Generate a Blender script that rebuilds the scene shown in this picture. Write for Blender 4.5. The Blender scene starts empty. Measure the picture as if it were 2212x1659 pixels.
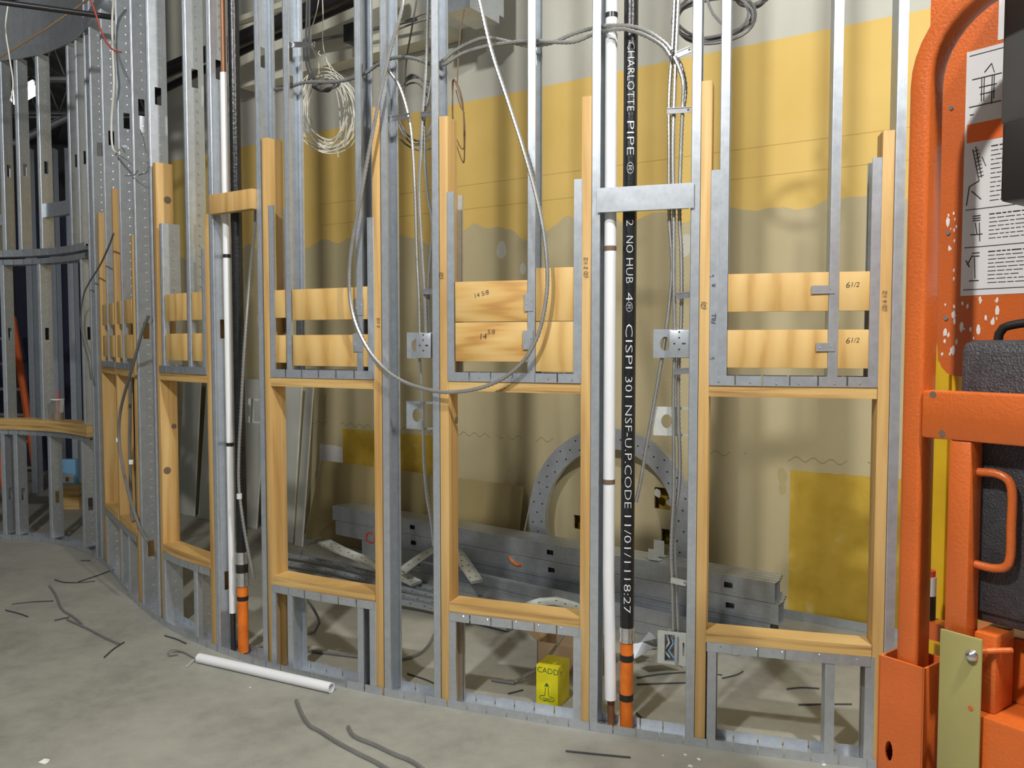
import bpy, bmesh, math, random
import numpy as np
from mathutils import Vector, Matrix
random.seed(7)
S = bpy.context.scene
COL = S.collection

# ------------------------------------------------------------------ camera
F = 1790.0; CX, CY = 1106.0, 829.5; H = 1.5
TH = math.atan((829.5 - 740.0) / F)
cam = bpy.data.cameras.new('camera'); cam.sensor_width = 36.0; cam.lens = 36.0 * F / 2212.0
cam.clip_start = 0.05; cam.clip_end = 100
co = bpy.data.objects.new('camera', cam); COL.objects.link(co)
co.location = (0, 0, H); co.rotation_euler = (math.pi / 2 - TH, 0, 0)
S.camera = co
# ------------------------------------------------------------------ world, lamps, exposure
w = bpy.data.worlds.new('world'); S.world = w; w.use_nodes = True
bg = w.node_tree.nodes['Background']; bg.inputs[0].default_value = (0.93, 0.96, 1.0, 1); bg.inputs[1].default_value = 0.24
S.view_settings.view_transform = 'Standard'; S.view_settings.look = 'None'
S.view_settings.exposure = -0.1; S.view_settings.gamma = 1.0; S.view_settings.use_curve_mapping = False
LAMP = (1.55, 0.25, 4.5); LAMP2 = (-1.7, -0.2, 4.6); LAMP_W = (520, 700)     # two high-bay lamps over the open floor, behind the viewer

# ------------------------------------------------------------------ pixel helpers (2212 x 1659 frame)
def ray(px, py):
    u = (px - CX) / F; v = (CY - py) / F
    return Vector((u, math.cos(TH) + v * math.sin(TH), -math.sin(TH) + v * math.cos(TH)))
CAM = Vector((0, 0, H))
def ground(px, py, z=0.0):
    d = ray(px, py); t = (z - H) / d.z
    return CAM + d * t
def at(px, py, Y):
    d = ray(px, py); return CAM + d * (Y / d.y)

# plan of the curved wall: front edge of its floor track, from right to left (metres)
PLAN = np.array([(1.278, 2.851), (.741, 2.984), (.516, 3.07), (.301, 3.154), (-.263, 3.337), (-.547, 3.462), (-.759, 3.514),
                 (-.979, 3.69), (-1.463, 3.985), (-1.683, 4.198), (-1.965, 4.464), (-2.283, 4.819), (-2.511, 5.152),
                 (-2.776, 5.592), (-2.948, 5.777), (-3.242, 6.015), (-3.581, 6.156), (-3.918, 6.273)])
_t = np.r_[0, np.cumsum(np.linalg.norm(np.diff(PLAN, axis=0), axis=1))]
_a = np.polyfit(_t, PLAN[:, 0], 6); _b = np.polyfit(_t, PLAN[:, 1], 6)
_da, _db = np.polyder(_a), np.polyder(_b); TMAX = float(_t[-1])
def wall_pt(t):
    tc = min(max(t, 0.0), TMAX)
    p = Vector((np.polyval(_a, tc), np.polyval(_b, tc), 0)); d = Vector((np.polyval(_da, tc), np.polyval(_db, tc), 0)).normalized()
    p = p + d * (t - tc); T = -d
    return p, T, Vector((-T.y, T.x, 0))
def solve(px, py, n=0.0):
    r = ray(px, py); u = r.x / r.y; lo, hi = -1.2, 8.5
    def g(t):
        p, T, N = wall_pt(t); q = p + N * n; return q.x - u * q.y
    for _ in range(46):
        m = (lo + hi) / 2
        if g(m) > 0: lo = m
        else: hi = m
    return (lo + hi) / 2
def tx(px, py=740, n=0.0): return solve(px, py, n)
def on_wall(px, py, n):
    t = solve(px, py, n); p, T, N = wall_pt(t); q = p + N * n; r = ray(px, py)
    return Vector((q.x, q.y, H + r.z * q.y / r.y))
# straight back wall  y = BY + (BX - x) * BS
BX, BY, BS = 1.85, 4.23, 0.669
BD = Vector((1, -BS, 0)).normalized(); BN = Vector((-BD.y, BD.x, 0))      # BN points away from the camera
BO = Vector((BX, BY, 0))
def on_back(px, py, off=0.0):
    r = ray(px, py); o = BO - BN * off
    k = (o - CAM).dot(BN) / r.dot(BN); return CAM + r * k
def back_a(px, py=740): return (on_back(px, py) - BO).dot(BD)

# ------------------------------------------------------------------ materials
def new_mat(name):
    m = bpy.data.materials.new(name); m.use_nodes = True
    nt = m.node_tree; return m, nt, nt.nodes['Principled BSDF']
def link(nt, a, b): nt.links.new(a, b)
def node(nt, typ, **kw):
    n = nt.nodes.new(typ)
    for k, v in kw.items():
        if k in n.inputs: n.inputs[k].default_value = v
        else: setattr(n, k, v)
    return n
def coords(nt, scale=(1, 1, 1), rnd=True):
    tc = node(nt, 'ShaderNodeTexCoord'); mp = node(nt, 'ShaderNodeMapping'); mp.inputs['Scale'].default_value = scale
    link(nt, tc.outputs['Object'], mp.inputs['Vector'])
    if rnd:
        oi = node(nt, 'ShaderNodeObjectInfo'); ml = node(nt, 'ShaderNodeMath', operation='MULTIPLY'); ml.inputs[1].default_value = 37.0
        link(nt, oi.outputs['Random'], ml.inputs[0]); cb = node(nt, 'ShaderNodeCombineXYZ')
        for i in range(3): link(nt, ml.outputs[0], cb.inputs[i])
        link(nt, cb.outputs[0], mp.inputs['Location'])
    return mp.outputs[0]
def ramp(nt, fac, stops):
    r = node(nt, 'ShaderNodeValToRGB'); e = r.color_ramp.elements
    e[0].position, e[0].color = stops[0][0], (*stops[0][1], 1); e[1].position, e[1].color = stops[-1][0], (*stops[-1][1], 1)
    for p, c in stops[1:-1]:
        x = e.new(p); x.color = (*c, 1)
    link(nt, fac, r.inputs[0]); return r.outputs[0]
def simple(name, col, rough=.6, metal=0.0, var=.12, vs=8.0, bump=0.0, bs=60.0, coat=0.0, trans=0.0):
    m, nt, b = new_mat(name); v = coords(nt)
    n = node(nt, 'ShaderNodeTexNoise', Scale=vs, Detail=5.0); link(nt, v, n.inputs['Vector'])
    lo = tuple(max(c * (1 - var), 0) for c in col); hi = tuple(min(c * (1 + var), 1) for c in col)
    link(nt, ramp(nt, n.outputs['Fac'], [(.3, lo), (.7, hi)]), b.inputs['Base Color'])
    b.inputs['Roughness'].default_value = rough; b.inputs['Metallic'].default_value = metal
    b.inputs['Coat Weight'].default_value = coat; b.inputs['Transmission Weight'].default_value = trans
    if bump:
        n2 = node(nt, 'ShaderNodeTexNoise', Scale=bs, Detail=3.0); link(nt, v, n2.inputs['Vector'])
        bp = node(nt, 'ShaderNodeBump', Strength=bump, Distance=.004); link(nt, n2.outputs['Fac'], bp.inputs['Height']); link(nt, bp.outputs[0], b.inputs['Normal'])
    return m
def galvanised(name, col, rough=.36, metal=.82):
    m, nt, b = new_mat(name); v = coords(nt)
    n = node(nt, 'ShaderNodeTexNoise', Scale=22.0, Detail=4.0); link(nt, v, n.inputs['Vector'])
    vo = node(nt, 'ShaderNodeTexVoronoi', Scale=55.0); link(nt, v, vo.inputs['Vector'])
    mx = node(nt, 'ShaderNodeMix', data_type='FLOAT'); mx.inputs[0].default_value = .3
    link(nt, n.outputs['Fac'], mx.inputs[2]); link(nt, vo.outputs['Distance'], mx.inputs[3])
    c = ramp(nt, mx.outputs[0], [(.25, tuple(x * .9 for x in col)), (.7, tuple(min(1, x * 1.07) for x in col))])
    link(nt, c, b.inputs['Base Color'])
    r = node(nt, 'ShaderNodeMapRange'); r.inputs['To Min'].default_value = rough - .03; r.inputs['To Max'].default_value = rough + .05
    link(nt, n.outputs['Fac'], r.inputs['Value']); link(nt, r.outputs[0], b.inputs['Roughness'])
    b.inputs['Metallic'].default_value = metal
    return m
def wood(name, scale, c0, c1, c2, rough=.6):
    m, nt, b = new_mat(name); v = coords(nt, scale)
    n = node(nt, 'ShaderNodeTexNoise', Scale=1.0, Detail=6.0, Distortion=.6); link(nt, v, n.inputs['Vector'])
    c = ramp(nt, n.outputs['Fac'], [(.28, c0), (.5, c1), (.72, c2)]); link(nt, c, b.inputs['Base Color'])
    b.inputs['Roughness'].default_value = rough
    bp = node(nt, 'ShaderNodeBump', Strength=.15, Distance=.002); link(nt, n.outputs['Fac'], bp.inputs['Height']); link(nt, bp.outputs[0], b.inputs['Normal'])
    return m
def plywood(name, scale, c0, c1, c2):
    m, nt, b = new_mat(name); v = coords(nt, scale)
    wv = node(nt, 'ShaderNodeTexWave', Scale=1.0, Distortion=7.0, Detail=2.5); wv.inputs['Detail Scale'].default_value = 1.1; link(nt, v, wv.inputs['Vector'])
    n = node(nt, 'ShaderNodeTexNoise', Scale=6.0, Detail=4.0); link(nt, v, n.inputs['Vector'])
    mx = node(nt, 'ShaderNodeMix', data_type='FLOAT'); mx.inputs[0].default_value = .55
    link(nt, wv.outputs['Fac'], mx.inputs[2]); link(nt, n.outputs['Fac'], mx.inputs[3])
    link(nt, ramp(nt, mx.outputs[0], [(.12, c0), (.42, c1), (.8, c2)]), b.inputs['Base Color'])
    b.inputs['Roughness'].default_value = .62
    return m
M = {}
M['galv'] = galvanised('galvanised_steel', (.56, .60, .65), .35, .72)
M['galv_pale'] = galvanised('pale_galvanised_sheet', (.62, .65, .62), .5, .45)
M['conduit'] = galvanised('armoured_cable_steel', (.44, .44, .43), .42, .8)
WC = ((.43, .235, .07), (.58, .36, .13), (.68, .46, .20))
M['wood_v'] = wood('pine_upright', (26, 26, 1.3), *WC)
M['wood_h'] = wood('pine_layers', (1.6, 1.6, 55), (.27, .13, .04), (.58, .37, .13), (.68, .47, .20))
M['ply_v'] = plywood('plywood_upright_grain', (4, 4, 1.0), (.47, .255, .07), (.63, .405, .14), (.69, .47, .19))
M['ply_h'] = plywood('plywood_level_grain', (1.0, 1.0, 11), (.42, .20, .05), (.60, .36, .11), (.68, .46, .18))
M['black_pipe'] = simple('black_cast_iron', (.012, .012, .014), .32, 0, .3, 30, .35, 90)
M['dark_pipe'] = simple('dark_steel_pipe', (.045, .045, .05), .3, .4)
M['white_pipe'] = simple('white_pipe_insulation', (.84, .85, .88), .55, 0, .03)
M['orange_pipe'] = simple('orange_sleeve', (.72, .17, .015), .4, 0, .2, 14)
M['tape'] = simple('black_tape', (.015, .014, .013), .45)
M['brown_tape'] = simple('brown_strap', (.16, .11, .07), .6)
M['steel'] = simple('stainless_band', (.72, .72, .74), .22, .95, .1, 40)
M['copper'] = simple('copper_pipe', (.26, .12, .06), .5, .4)
M['ink'] = simple('marker_ink', (.035, .03, .03), .7)
M['print'] = simple('white_print', (.72, .75, .78), .6)
M['white_wire'] = simple('white_wire', (.72, .71, .64), .5)
M['grey_wire'] = simple('grey_cable', (.17, .17, .17), .5)
M['wire'] = simple('dark_wire', (.05, .05, .055), .5)
M['red_wire'] = simple('red_wire', (.35, .05, .03), .5)
M['brown_wire'] = simple('brown_hanger', (.24, .15, .08), .6)
M['orange'] = simple('orange_paint', (.60, .125, .02), .36, 0, .08, 6, .25, 160, .25)
M['yellow_paint'] = simple('yellow_machine_paint', (.72, .44, .01), .4)
M['olive'] = simple('khaki_zinc_plate', (.36, .32, .12), .45, .15, .1, 5)
M['case'] = simple('black_textured_plastic', (.045, .046, .052), .42, 0, .2, 50, .8, 220)
M['dark_plastic'] = simple('dark_grey_plastic', (.07, .07, .068), .38)
M['decal'] = simple('white_decal', (.74, .73, .74), .45, 0, .03)
M['decal_orange'] = simple('orange_decal', (.83, .15, .02), .45)
M['scuff'] = simple('paint_scuff', (.85, .78, .74), .6)
M['drywall'] = simple('grey_drywall', (.50, .51, .46), .85, 0, .06, 3)
M['drywall_brown'] = simple('brown_drywall_back', (.34, .27, .125), .85, 0, .08, 3)
M['drywall_edge'] = simple('drywall_gypsum_edge', (.70, .68, .60), .9)
M['gap'] = simple('hole_shade_black', (.02, .02, .02), .9)  # black for discs that stand in for shade inside small holes
M['insulation'] = simple('yellow_insulation', (.42, .28, .03), .95, 0, .5, 30)
M['card'] = simple('cardboard', (.30, .21, .12), .85)
M['box_yellow'] = simple('yellow_box_card', (.80, .72, .01), .5)
M['green_ink'] = simple('green_ink', (.09, .16, .03), .6)
M['cream'] = simple('cream_soffit_paint', (.80, .78, .66), .8, 0, .04, 2)
M['ceiling'] = simple('ceiling_deck_paint', (.30, .30, .30), .7)
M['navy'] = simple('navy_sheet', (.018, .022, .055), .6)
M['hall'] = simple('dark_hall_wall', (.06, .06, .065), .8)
M['ladder'] = simple('orange_fibreglass', (.75, .13, .02), .5)
M['alu'] = simple('aluminium', (.6, .6, .6), .4, .8)
M['blue'] = simple('light_blue_card', (.22, .48, .75), .6)
M['white'] = simple('white_plastic', (.78, .78, .76), .5)
M['red'] = simple('red_plastic', (.7, .06, .03), .5)
M['coffee'] = simple('iced_coffee', (.32, .15, .05), .4)
M['clear'] = simple('clear_plastic', (.92, .92, .90), .12, 0, 0, 8, 0, 60, 0, .85)
M['debris'] = simple('plaster_crumb', (.75, .75, .72), .8)
m, nt, b = new_mat('lamp_glow'); b.inputs['Emission Color'].default_value = (1, .98, .95, 1); b.inputs['Emission Strength'].default_value = 14; M['glow'] = m

# concrete floor
m, nt, b = new_mat('concrete'); v = coords(nt, (1, 1, 1), False)
n1 = node(nt, 'ShaderNodeTexNoise', Scale=1.3, Detail=8.0, Roughness=.62); link(nt, v, n1.inputs['Vector'])
n2 = node(nt, 'ShaderNodeTexNoise', Scale=9.0, Detail=6.0, Roughness=.7); link(nt, v, n2.inputs['Vector'])
mx = node(nt, 'ShaderNodeMix', data_type='FLOAT'); mx.inputs[0].default_value = .4; link(nt, n1.outputs['Fac'], mx.inputs[2]); link(nt, n2.outputs['Fac'], mx.inputs[3])
link(nt, ramp(nt, mx.outputs[0], [(.3, (.19, .188, .165)), (.48, (.315, .31, .27)), (.68, (.41, .40, .345))]), b.inputs['Base Color'])
b.inputs['Roughness'].default_value = .55
bp = node(nt, 'ShaderNodeBump', Strength=.12, Distance=.004); link(nt, n2.outputs['Fac'], bp.inputs['Height']); link(nt, bp.outputs[0], b.inputs['Normal'])
M['concrete'] = m

# back wall: beige primer, a band of yellow paint with a ragged lower edge, bare grey board above, old panel scars below
def wall_paint():
    m, nt, b = new_mat('patched_wall_paint'); tc = node(nt, 'ShaderNodeTexCoord'); sp = node(nt, 'ShaderNodeSeparateXYZ')
    link(nt, tc.outputs['Object'], sp.inputs[0]); X, Z = sp.outputs[0], sp.outputs[2]
    def math_(op, a, c):
        n = node(nt, 'ShaderNodeMath', operation=op)
        for i, q in enumerate((a, c)):
            if isinstance(q, (int, float)): n.inputs[i].default_value = q
            else: link(nt, q, n.inputs[i])
        return n.outputs[0]
    def noise(sx, sc, det=4.0):
        mp = node(nt, 'ShaderNodeMapping'); mp.inputs['Scale'].default_value = sx; link(nt, tc.outputs['Object'], mp.inputs['Vector'])
        n = node(nt, 'ShaderNodeTexNoise', Scale=sc, Detail=det); link(nt, mp.outputs[0], n.inputs['Vector']); return n.outputs['Fac']
    def mixc(fac, a, c):
        n = node(nt, 'ShaderNodeMix', data_type='RGBA')
        link(nt, fac, n.inputs[0])
        for i, q in ((6, a), (7, c)):
            if isinstance(q, tuple): n.inputs[i].default_value = (*q, 1)
            else: link(nt, q, n.inputs[i])
        return n.outputs[2]
    def inside(a0, a1, z0, z1, jag=0.0, nz=None):
        x, z = X, Z
        if nz is not None: z = math_('ADD', Z, math_('MULTIPLY', math_('SUBTRACT', nz, .5), jag))
        f = math_('MULTIPLY', math_('GREATER_THAN', x, a0), math_('LESS_THAN', x, a1))
        g = math_('MULTIPLY', math_('GREATER_THAN', z, z0), math_('LESS_THAN', z, z1)); return math_('MULTIPLY', f, g)
    base = ramp(nt, noise((1, 1, .5), 2.0, 5.0), [(.35, (.50, .425, .245)), (.65, (.575, .495, .305))])
    nz = noise((1, 1, .2), 2.6, 2.0)
    zz = math_('ADD', Z, math_('MULTIPLY', math_('SUBTRACT', nz, .5), .42))
    yel = ramp(nt, noise((1, 1, 1), 3.0, 3.0), [(.3, (.76, .52, .145)), (.7, (.81, .57, .18))])
    c = mixc(math_('GREATER_THAN', zz, 2.24), base, yel)
    c = mixc(math_('GREATER_THAN', Z, 3.12), c, ramp(nt, noise((1, 1, .6), 2.2, 4.0), [(.35, (.55, .54, .47)), (.65, (.64, .63, .56))]))
    for z in (2.40, 2.56):
        c = mixc(math_('MULTIPLY', inside(-4, 1.2, z, z + .006), .45), c, (.40, .2, .05))
    old = ramp(nt, noise((1, 1, 1), 9.0, 5.0), [(.3, (.50, .32, .025)), (.62, (.60, .40, .05)), (.8, (.70, .58, .30))])
    c = mixc(inside(back_a(738), back_a(975), -1, .84, .03, noise((1, 1, 1), 20.0)), c, old)
    c = mixc(inside(back_a(1712), 4.0, -1, .81, .02, noise((1, 1, 1), 20.0)), c, old)
    c = mixc(inside(back_a(688), back_a(738), -1, .70, .06, noise((1, 1, 1), 9.0)), c, (.72, .72, .70))
    # wavy adhesive bead left where the panels were
    wv = math_('ADD', Z, math_('MULTIPLY', math_('SINE', math_('MULTIPLY', X, 70.0), 0.0), .012))
    bead = math_('MULTIPLY', math_('MULTIPLY', math_('GREATER_THAN', wv, .868), math_('LESS_THAN', wv, .876)), math_('GREATER_THAN', noise((1, 1, 1), 5.0, 2.0), .48))
    c = mixc(math_('MULTIPLY', bead, .75), c, (.30, .27, .12))
    dn = noise((1, 1, 1), 14.0, 3.0)
    for (px, py, r) in ((1480, 530, .05), (1083, 540, .05), (1130, 580, .03), (560, 690, .04), (1690, 1030, .035), (1690, 1055, .03)):
        p = on_back(px, py); a = (p - BO).dot(BD); z = p.z
        d = math_('ADD', math_('POWER', math_('ABSOLUTE', math_('SUBTRACT', X, a), 0), 2.0), math_('MULTIPLY', math_('POWER', math_('ABSOLUTE', math_('SUBTRACT', Z, z), 0), 2.0), .35))
        col = (.62, .60, .52) if py < 900 else (.44, .37, .18)
        c = mixc(math_('LESS_THAN', math_('MULTIPLY', d, math_('ADD', .3, math_('MULTIPLY', dn, 2.2))), r * r * .8), c, col)
    link(nt, c, b.inputs['Base Color']); b.inputs['Roughness'].default_value = .75
    return m
M['wall'] = wall_paint()

# ------------------------------------------------------------------ mesh builder
class MB:
    def __init__(s): s.v, s.f, s.smooth = [], [], False
    def box(s, o, ax, ay, az, x, y, z):
        i = len(s.v)
        for c in z:
            for bb in y:
                for a in x: s.v.append(o + ax * a + ay * bb + az * c)
        s.f += [(i, i+2, i+3, i+1), (i+4, i+5, i+7, i+6), (i, i+1, i+5, i+4), (i+2, i+6, i+7, i+3), (i, i+4, i+6, i+2), (i+1, i+3, i+7, i+5)]
        return s
    def hexa(s, p):     # eight points: bottom ring then top ring
        i = len(s.v); s.v += [Vector(q) for q in p]
        s.f += [(i, i+3, i+2, i+1), (i+4, i+5, i+6, i+7)] + [(i+k, i+(k+1) % 4, i+4+(k+1) % 4, i+4+k) for k in range(4)]
        return s
    def arc(s, t0, t1, n0, n1, z0, z1, seg=None):
        seg = seg or max(2, int(abs(t1 - t0) / .08)); i = len(s.v)
        for k in range(seg + 1):
            p, T, N = wall_pt(t0 + (t1 - t0) * k / seg)
            for n, z in ((n0, z0), (n1, z0), (n1, z1), (n0, z1)): s.v.append(p + N * n + Vector((0, 0, z)))
        for k in range(seg):
            a = i + 4 * k
            for j in range(4): s.f.append((a + j, a + (j+1) % 4, a + 4 + (j+1) % 4, a + 4 + j))
        a = i + 4 * seg; s.f += [(i+3, i+2, i+1, i), (a, a+1, a+2, a+3)]
        return s
    def tube(s, pts, r, seg=8, ribs=0.0, caps=True):
        pts = [Vector(p) for p in pts]; i = len(s.v); up = Vector((0, 0, 1)); prev = None; n = len(pts)
        for k, p in enumerate(pts):
            d = (pts[min(k+1, n-1)] - pts[max(k-1, 0)])
            d = d.normalized() if d.length > 1e-9 else Vector((0, 0, 1))
            if prev is None:
                a = d.cross(up if abs(d.z) < .9 else Vector((1, 0, 0))).normalized()
            else:
                a = (prev - d * prev.dot(d)).normalized()
            prev = a; c = d.cross(a)
            rr = (r[k] if isinstance(r, (list, tuple)) else r) * (1 + (ribs if k % 2 else -ribs))
            for j in range(seg):
                q = 2 * math.pi * j / seg; s.v.append(p + (a * math.cos(q) + c * math.sin(q)) * rr)
        for k in range(n - 1):
            for j in range(seg):
                s.f.append((i + k*seg + j, i + k*seg + (j+1) % seg, i + (k+1)*seg + (j+1) % seg, i + (k+1)*seg + j))
        if caps: s.f += [tuple(range(i + seg - 1, i - 1, -1)), tuple(range(i + (n-1)*seg, i + n*seg))]
        s.smooth = True; return s
    def sweep(s, pts, prof, ax_fn, closed=True):   # prof: list of (a,b); ax_fn(k)->(A,B)
        i = len(s.v); m_ = len(prof)
        for k, p in enumerate(pts):
            A, B = ax_fn(k)
            for a, bb in prof: s.v.append(Vector(p) + A * a + B * bb)
        for k in range(len(pts) - 1):
            for j in range(m_ if closed else m_ - 1):
                s.f.append((i + k*m_ + j, i + k*m_ + (j+1) % m_, i + (k+1)*m_ + (j+1) % m_, i + (k+1)*m_ + j))
        if closed: s.f += [tuple(range(i + m_ - 1, i - 1, -1)), tuple(range(i + (len(pts)-1)*m_, i + len(pts)*m_))]
        return s
    def cone(s, c, ax, r, h, seg=6):
        i = len(s.v); a = ax.orthogonal().normalized(); bb = ax.cross(a)
        for j in range(seg):
            q = 2 * math.pi * j / seg; s.v.append(c + (a * math.cos(q) + bb * math.sin(q)) * r)
        s.v.append(c + ax * h)
        for j in range(seg): s.f.append((i + j, i + (j+1) % seg, i + seg))
        return s
    def build(s, name, mat, parent=None, bevel=0.0):
        vs = s.v; xs = [v.x for v in vs]; ys = [v.y for v in vs]; zs = [v.z for v in vs]
        o = Vector(((min(xs) + max(xs)) / 2, (min(ys) + max(ys)) / 2, min(zs)))
        me = bpy.data.meshes.new(name); me.from_pydata([tuple(v - o) for v in vs], [], s.f)
        bm = bmesh.new(); bm.from_mesh(me); bmesh.ops.recalc_face_normals(bm, faces=bm.faces)
        if bevel: bmesh.ops.bevel(bm, geom=list(bm.edges), offset=bevel, segments=2, affect='EDGES', profile=.5)
        bm.to_mesh(me); bm.free()
        if s.smooth or bevel:
            me.polygons.foreach_set('use_smooth', [True] * len(me.polygons))
            try: me.set_sharp_from_angle(angle=math.radians(42))
            except Exception: pass
        me.materials.append(M[mat] if isinstance(mat, str) else mat)
        ob = bpy.data.objects.new(name, me); COL.objects.link(ob)
        if parent is not None:
            ob.parent = parent; ob.location = o - wloc(parent)
        else: ob.location = o
        return ob
def wloc(o):
    l = Vector(o.location)
    while o.parent: o = o.parent; l += o.location
    return l
def tag(o, label, cat, group=None):
    o['label'] = label; o['category'] = cat
    if group: o['group'] = group
    return o
def thing(name, label, cat, loc, group=None):
    o = bpy.data.objects.new(name, None); COL.objects.link(o); o.location = loc; o.empty_display_size = .1
    return tag(o, label, cat, group)
def struct(o): o['kind'] = 'structure'; return o
UX, UY, UZ = Vector((1, 0, 0)), Vector((0, 1, 0)), Vector((0, 0, 1))
def smooth_path(pts, step=.02):
    pts = [Vector(p) for p in pts]; out = []
    if len(pts) < 3:
        a, c = pts[0], pts[-1]; n = max(1, int((c - a).length / step)); return [a.lerp(c, k / n) for k in range(n + 1)]
    P = [pts[0] * 2 - pts[1]] + pts + [pts[-1] * 2 - pts[-2]]
    for i in range(1, len(P) - 2):
        p0, p1, p2, p3 = P[i-1:i+3]; n = max(1, int((p2 - p1).length / step))
        for k in range(n):
            t = k / n
            out.append(.5 * ((2 * p1) + (p2 - p0) * t + (2*p0 - 5*p1 + 4*p2 - p3) * t*t + (3*p1 - p0 - 3*p2 + p3) * t**3))
    out.append(pts[-1]); return out
def text_verts(body, size, fine=False):
    cu = bpy.data.curves.new('lettering', 'FONT'); cu.body = body; cu.size = size; cu.resolution_u = 2; cu.offset = -.014 * size if fine else 0
    ob = bpy.data.objects.new('lettering', cu); COL.objects.link(ob)
    me = ob.to_mesh(); vs = [v.co.copy() for v in me.vertices]; fs = [tuple(p.vertices) for p in me.polygons]
    ob.to_mesh_clear(); bpy.data.objects.remove(ob); bpy.data.curves.remove(cu)
    if fine:
        bm = bmesh.new(); bv = [bm.verts.new(v) for v in vs]
        for f_ in fs:
            try: bm.faces.new([bv[i] for i in f_])
            except ValueError: pass
        bmesh.ops.triangulate(bm, faces=bm.faces)
        for _ in range(4):
            le = [e for e in bm.edges if abs(e.verts[0].co.y - e.verts[1].co.y) > .16 * size]
            if not le: break
            bmesh.ops.subdivide_edges(bm, edges=le, cuts=1); bmesh.ops.triangulate(bm, faces=bm.faces)
        bm.verts.index_update(); vs = [v.co.copy() for v in bm.verts]; fs = [tuple(v.index for v in f_.verts) for f_ in bm.faces]; bm.free()
    return vs, fs
def lettering(body, size, o, ax, ay, mat, parent, name='lettering', slant=0.0):
    vs, fs = text_verts(body, size); mb = MB()
    mb.v = [o + ax * (v.x + slant * v.y) + ay * v.y for v in vs]; mb.f = fs
    return mb.build(name, mat, parent)

# ------------------------------------------------------------------ the setting
fl = MB(); fl.box(Vector((0, 0, 0)), UX, UY, UZ, (-12, 9), (-6, 15), (-.1, 0)); struct(fl.build('floor', 'concrete'))
# ceiling deck, corrugated
cl = MB(); prof = []
for k in range(70):
    x = -12 + k * .3; prof += [(x, 5.15), (x + .12, 5.15), (x + .15, 5.19), (x + .27, 5.19)]
cl.v = [Vector((x, y, z)) for y in (-6, 15) for x, z in prof]; n = len(prof)
cl.f = [(i, i + 1, n + i + 1, n + i) for i in range(n - 1)]
ceil = struct(cl.build('ceiling', 'ceiling'))
for k, y in enumerate((7.2, 8.7, 10.2, 11.7)):
    j = MB()
    j.box(Vector((0, y, 0)), UX, UY, UZ, (-12, 9), (-.05, .05), (5.09, 5.14)); j.box(Vector((0, y, 0)), UX, UY, UZ, (-12, 9), (-.05, .05), (4.66, 4.7))
    for q in range(70):
        x = -12 + q * .3; j.tube([(x, y, 4.69), (x + .15, y, 5.1), (x + .3, y, 4.69)], .012, 4)
    j.smooth = False; j.build('ceiling_joist', 'ceiling', ceil)
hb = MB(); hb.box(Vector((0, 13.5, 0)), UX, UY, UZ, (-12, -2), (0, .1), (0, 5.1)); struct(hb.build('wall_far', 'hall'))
hb = MB(); hb.box(Vector((-10.5, 0, 0)), UX, UY, UZ, (0, .1), (3, 13.5), (0, 5.1)); struct(hb.build('wall_left_light_block', 'hall'))  # unseen dark wall added to stop world light leaking into the hall

# back wall with three broken holes, built as a grid of panels in its own frame (x along, z up)
holes = []
for (x0, y0, x1, y1) in ((1414, 1052, 1448, 1102), (1239, 1112, 1262, 1146), (1429, 1142, 1450, 1178)):
    a = on_back(x0, y0); c = on_back(x1, y1); holes.append(((a - BO).dot(BD), (c - BO).dot(BD), c.z, a.z))
A0, A1 = back_a(352), 4.2
xs = sorted({A0, A1} | {h[0] for h in holes} | {h[1] for h in holes}); zs = sorted({0.0, 5.1} | {h[2] for h in holes} | {h[3] for h in holes})
wb = MB()
for i in range(len(xs) - 1):
    for k in range(len(zs) - 1):
        mx_, mz = (xs[i] + xs[i+1]) / 2, (zs[k] + zs[k+1]) / 2
        if any(h[0] < mx_ < h[1] and h[2] < mz < h[3] for h in holes): continue
        wb.box(Vector((0, 0, 0)), UX, UY, UZ, (xs[i], xs[i+1]), (0, .016), (zs[k], zs[k+1]))
me = bpy.data.meshes.new('wall_back'); me.from_pydata([tuple(v) for v in wb.v], [], wb.f); me.materials.append(M['wall'])
bw = bpy.data.objects.new('wall_back', me); COL.objects.link(bw); bw.matrix_world = Matrix(((BD.x, BN.x, 0, BO.x), (BD.y, BN.y, 0, BO.y), (0, 0, 1, 0), (0, 0, 0, 1)))
struct(bw)
iw = MB(); iw.box(BO + BN * .09, BD, BN, UZ, (A0, A1), (0, .03), (0, 5.1)); struct(iw.build('wall_cavity', 'insulation'))
ew = MB(); ew.box(BO, BD, BN, UZ, (A0 - .012, A0), (0, .12), (0, 5.1)); struct(ew.build('trim_1', 'drywall_edge'))
# ragged paper hanging in the holes
for (px, py, r) in ((1420, 1065, .03), (1446, 1086, .022)):
    p = on_back(px, py, .004); mb = MB(); q = [p + BD * (math.cos(a) * r * random.uniform(.6, 1.1)) + UZ * (math.sin(a) * r * random.uniform(.7, 1.3)) for a in [k * .9 for k in range(7)]]
    mb.v = [x - BN * .002 for x in q] + [x + BN * .002 for x in q]; k = len(q)
    mb.f = [tuple(range(k)), tuple(range(2*k - 1, k - 1, -1))] + [(j, (j+1) % k, k + (j+1) % k, k + j) for j in range(k)]
    tag(mb.build('torn_paper', 'drywall_edge'), 'torn flap of drywall paper at the ragged hole in the beige wall', 'paper', 'torn flaps at the wall hole')
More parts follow.
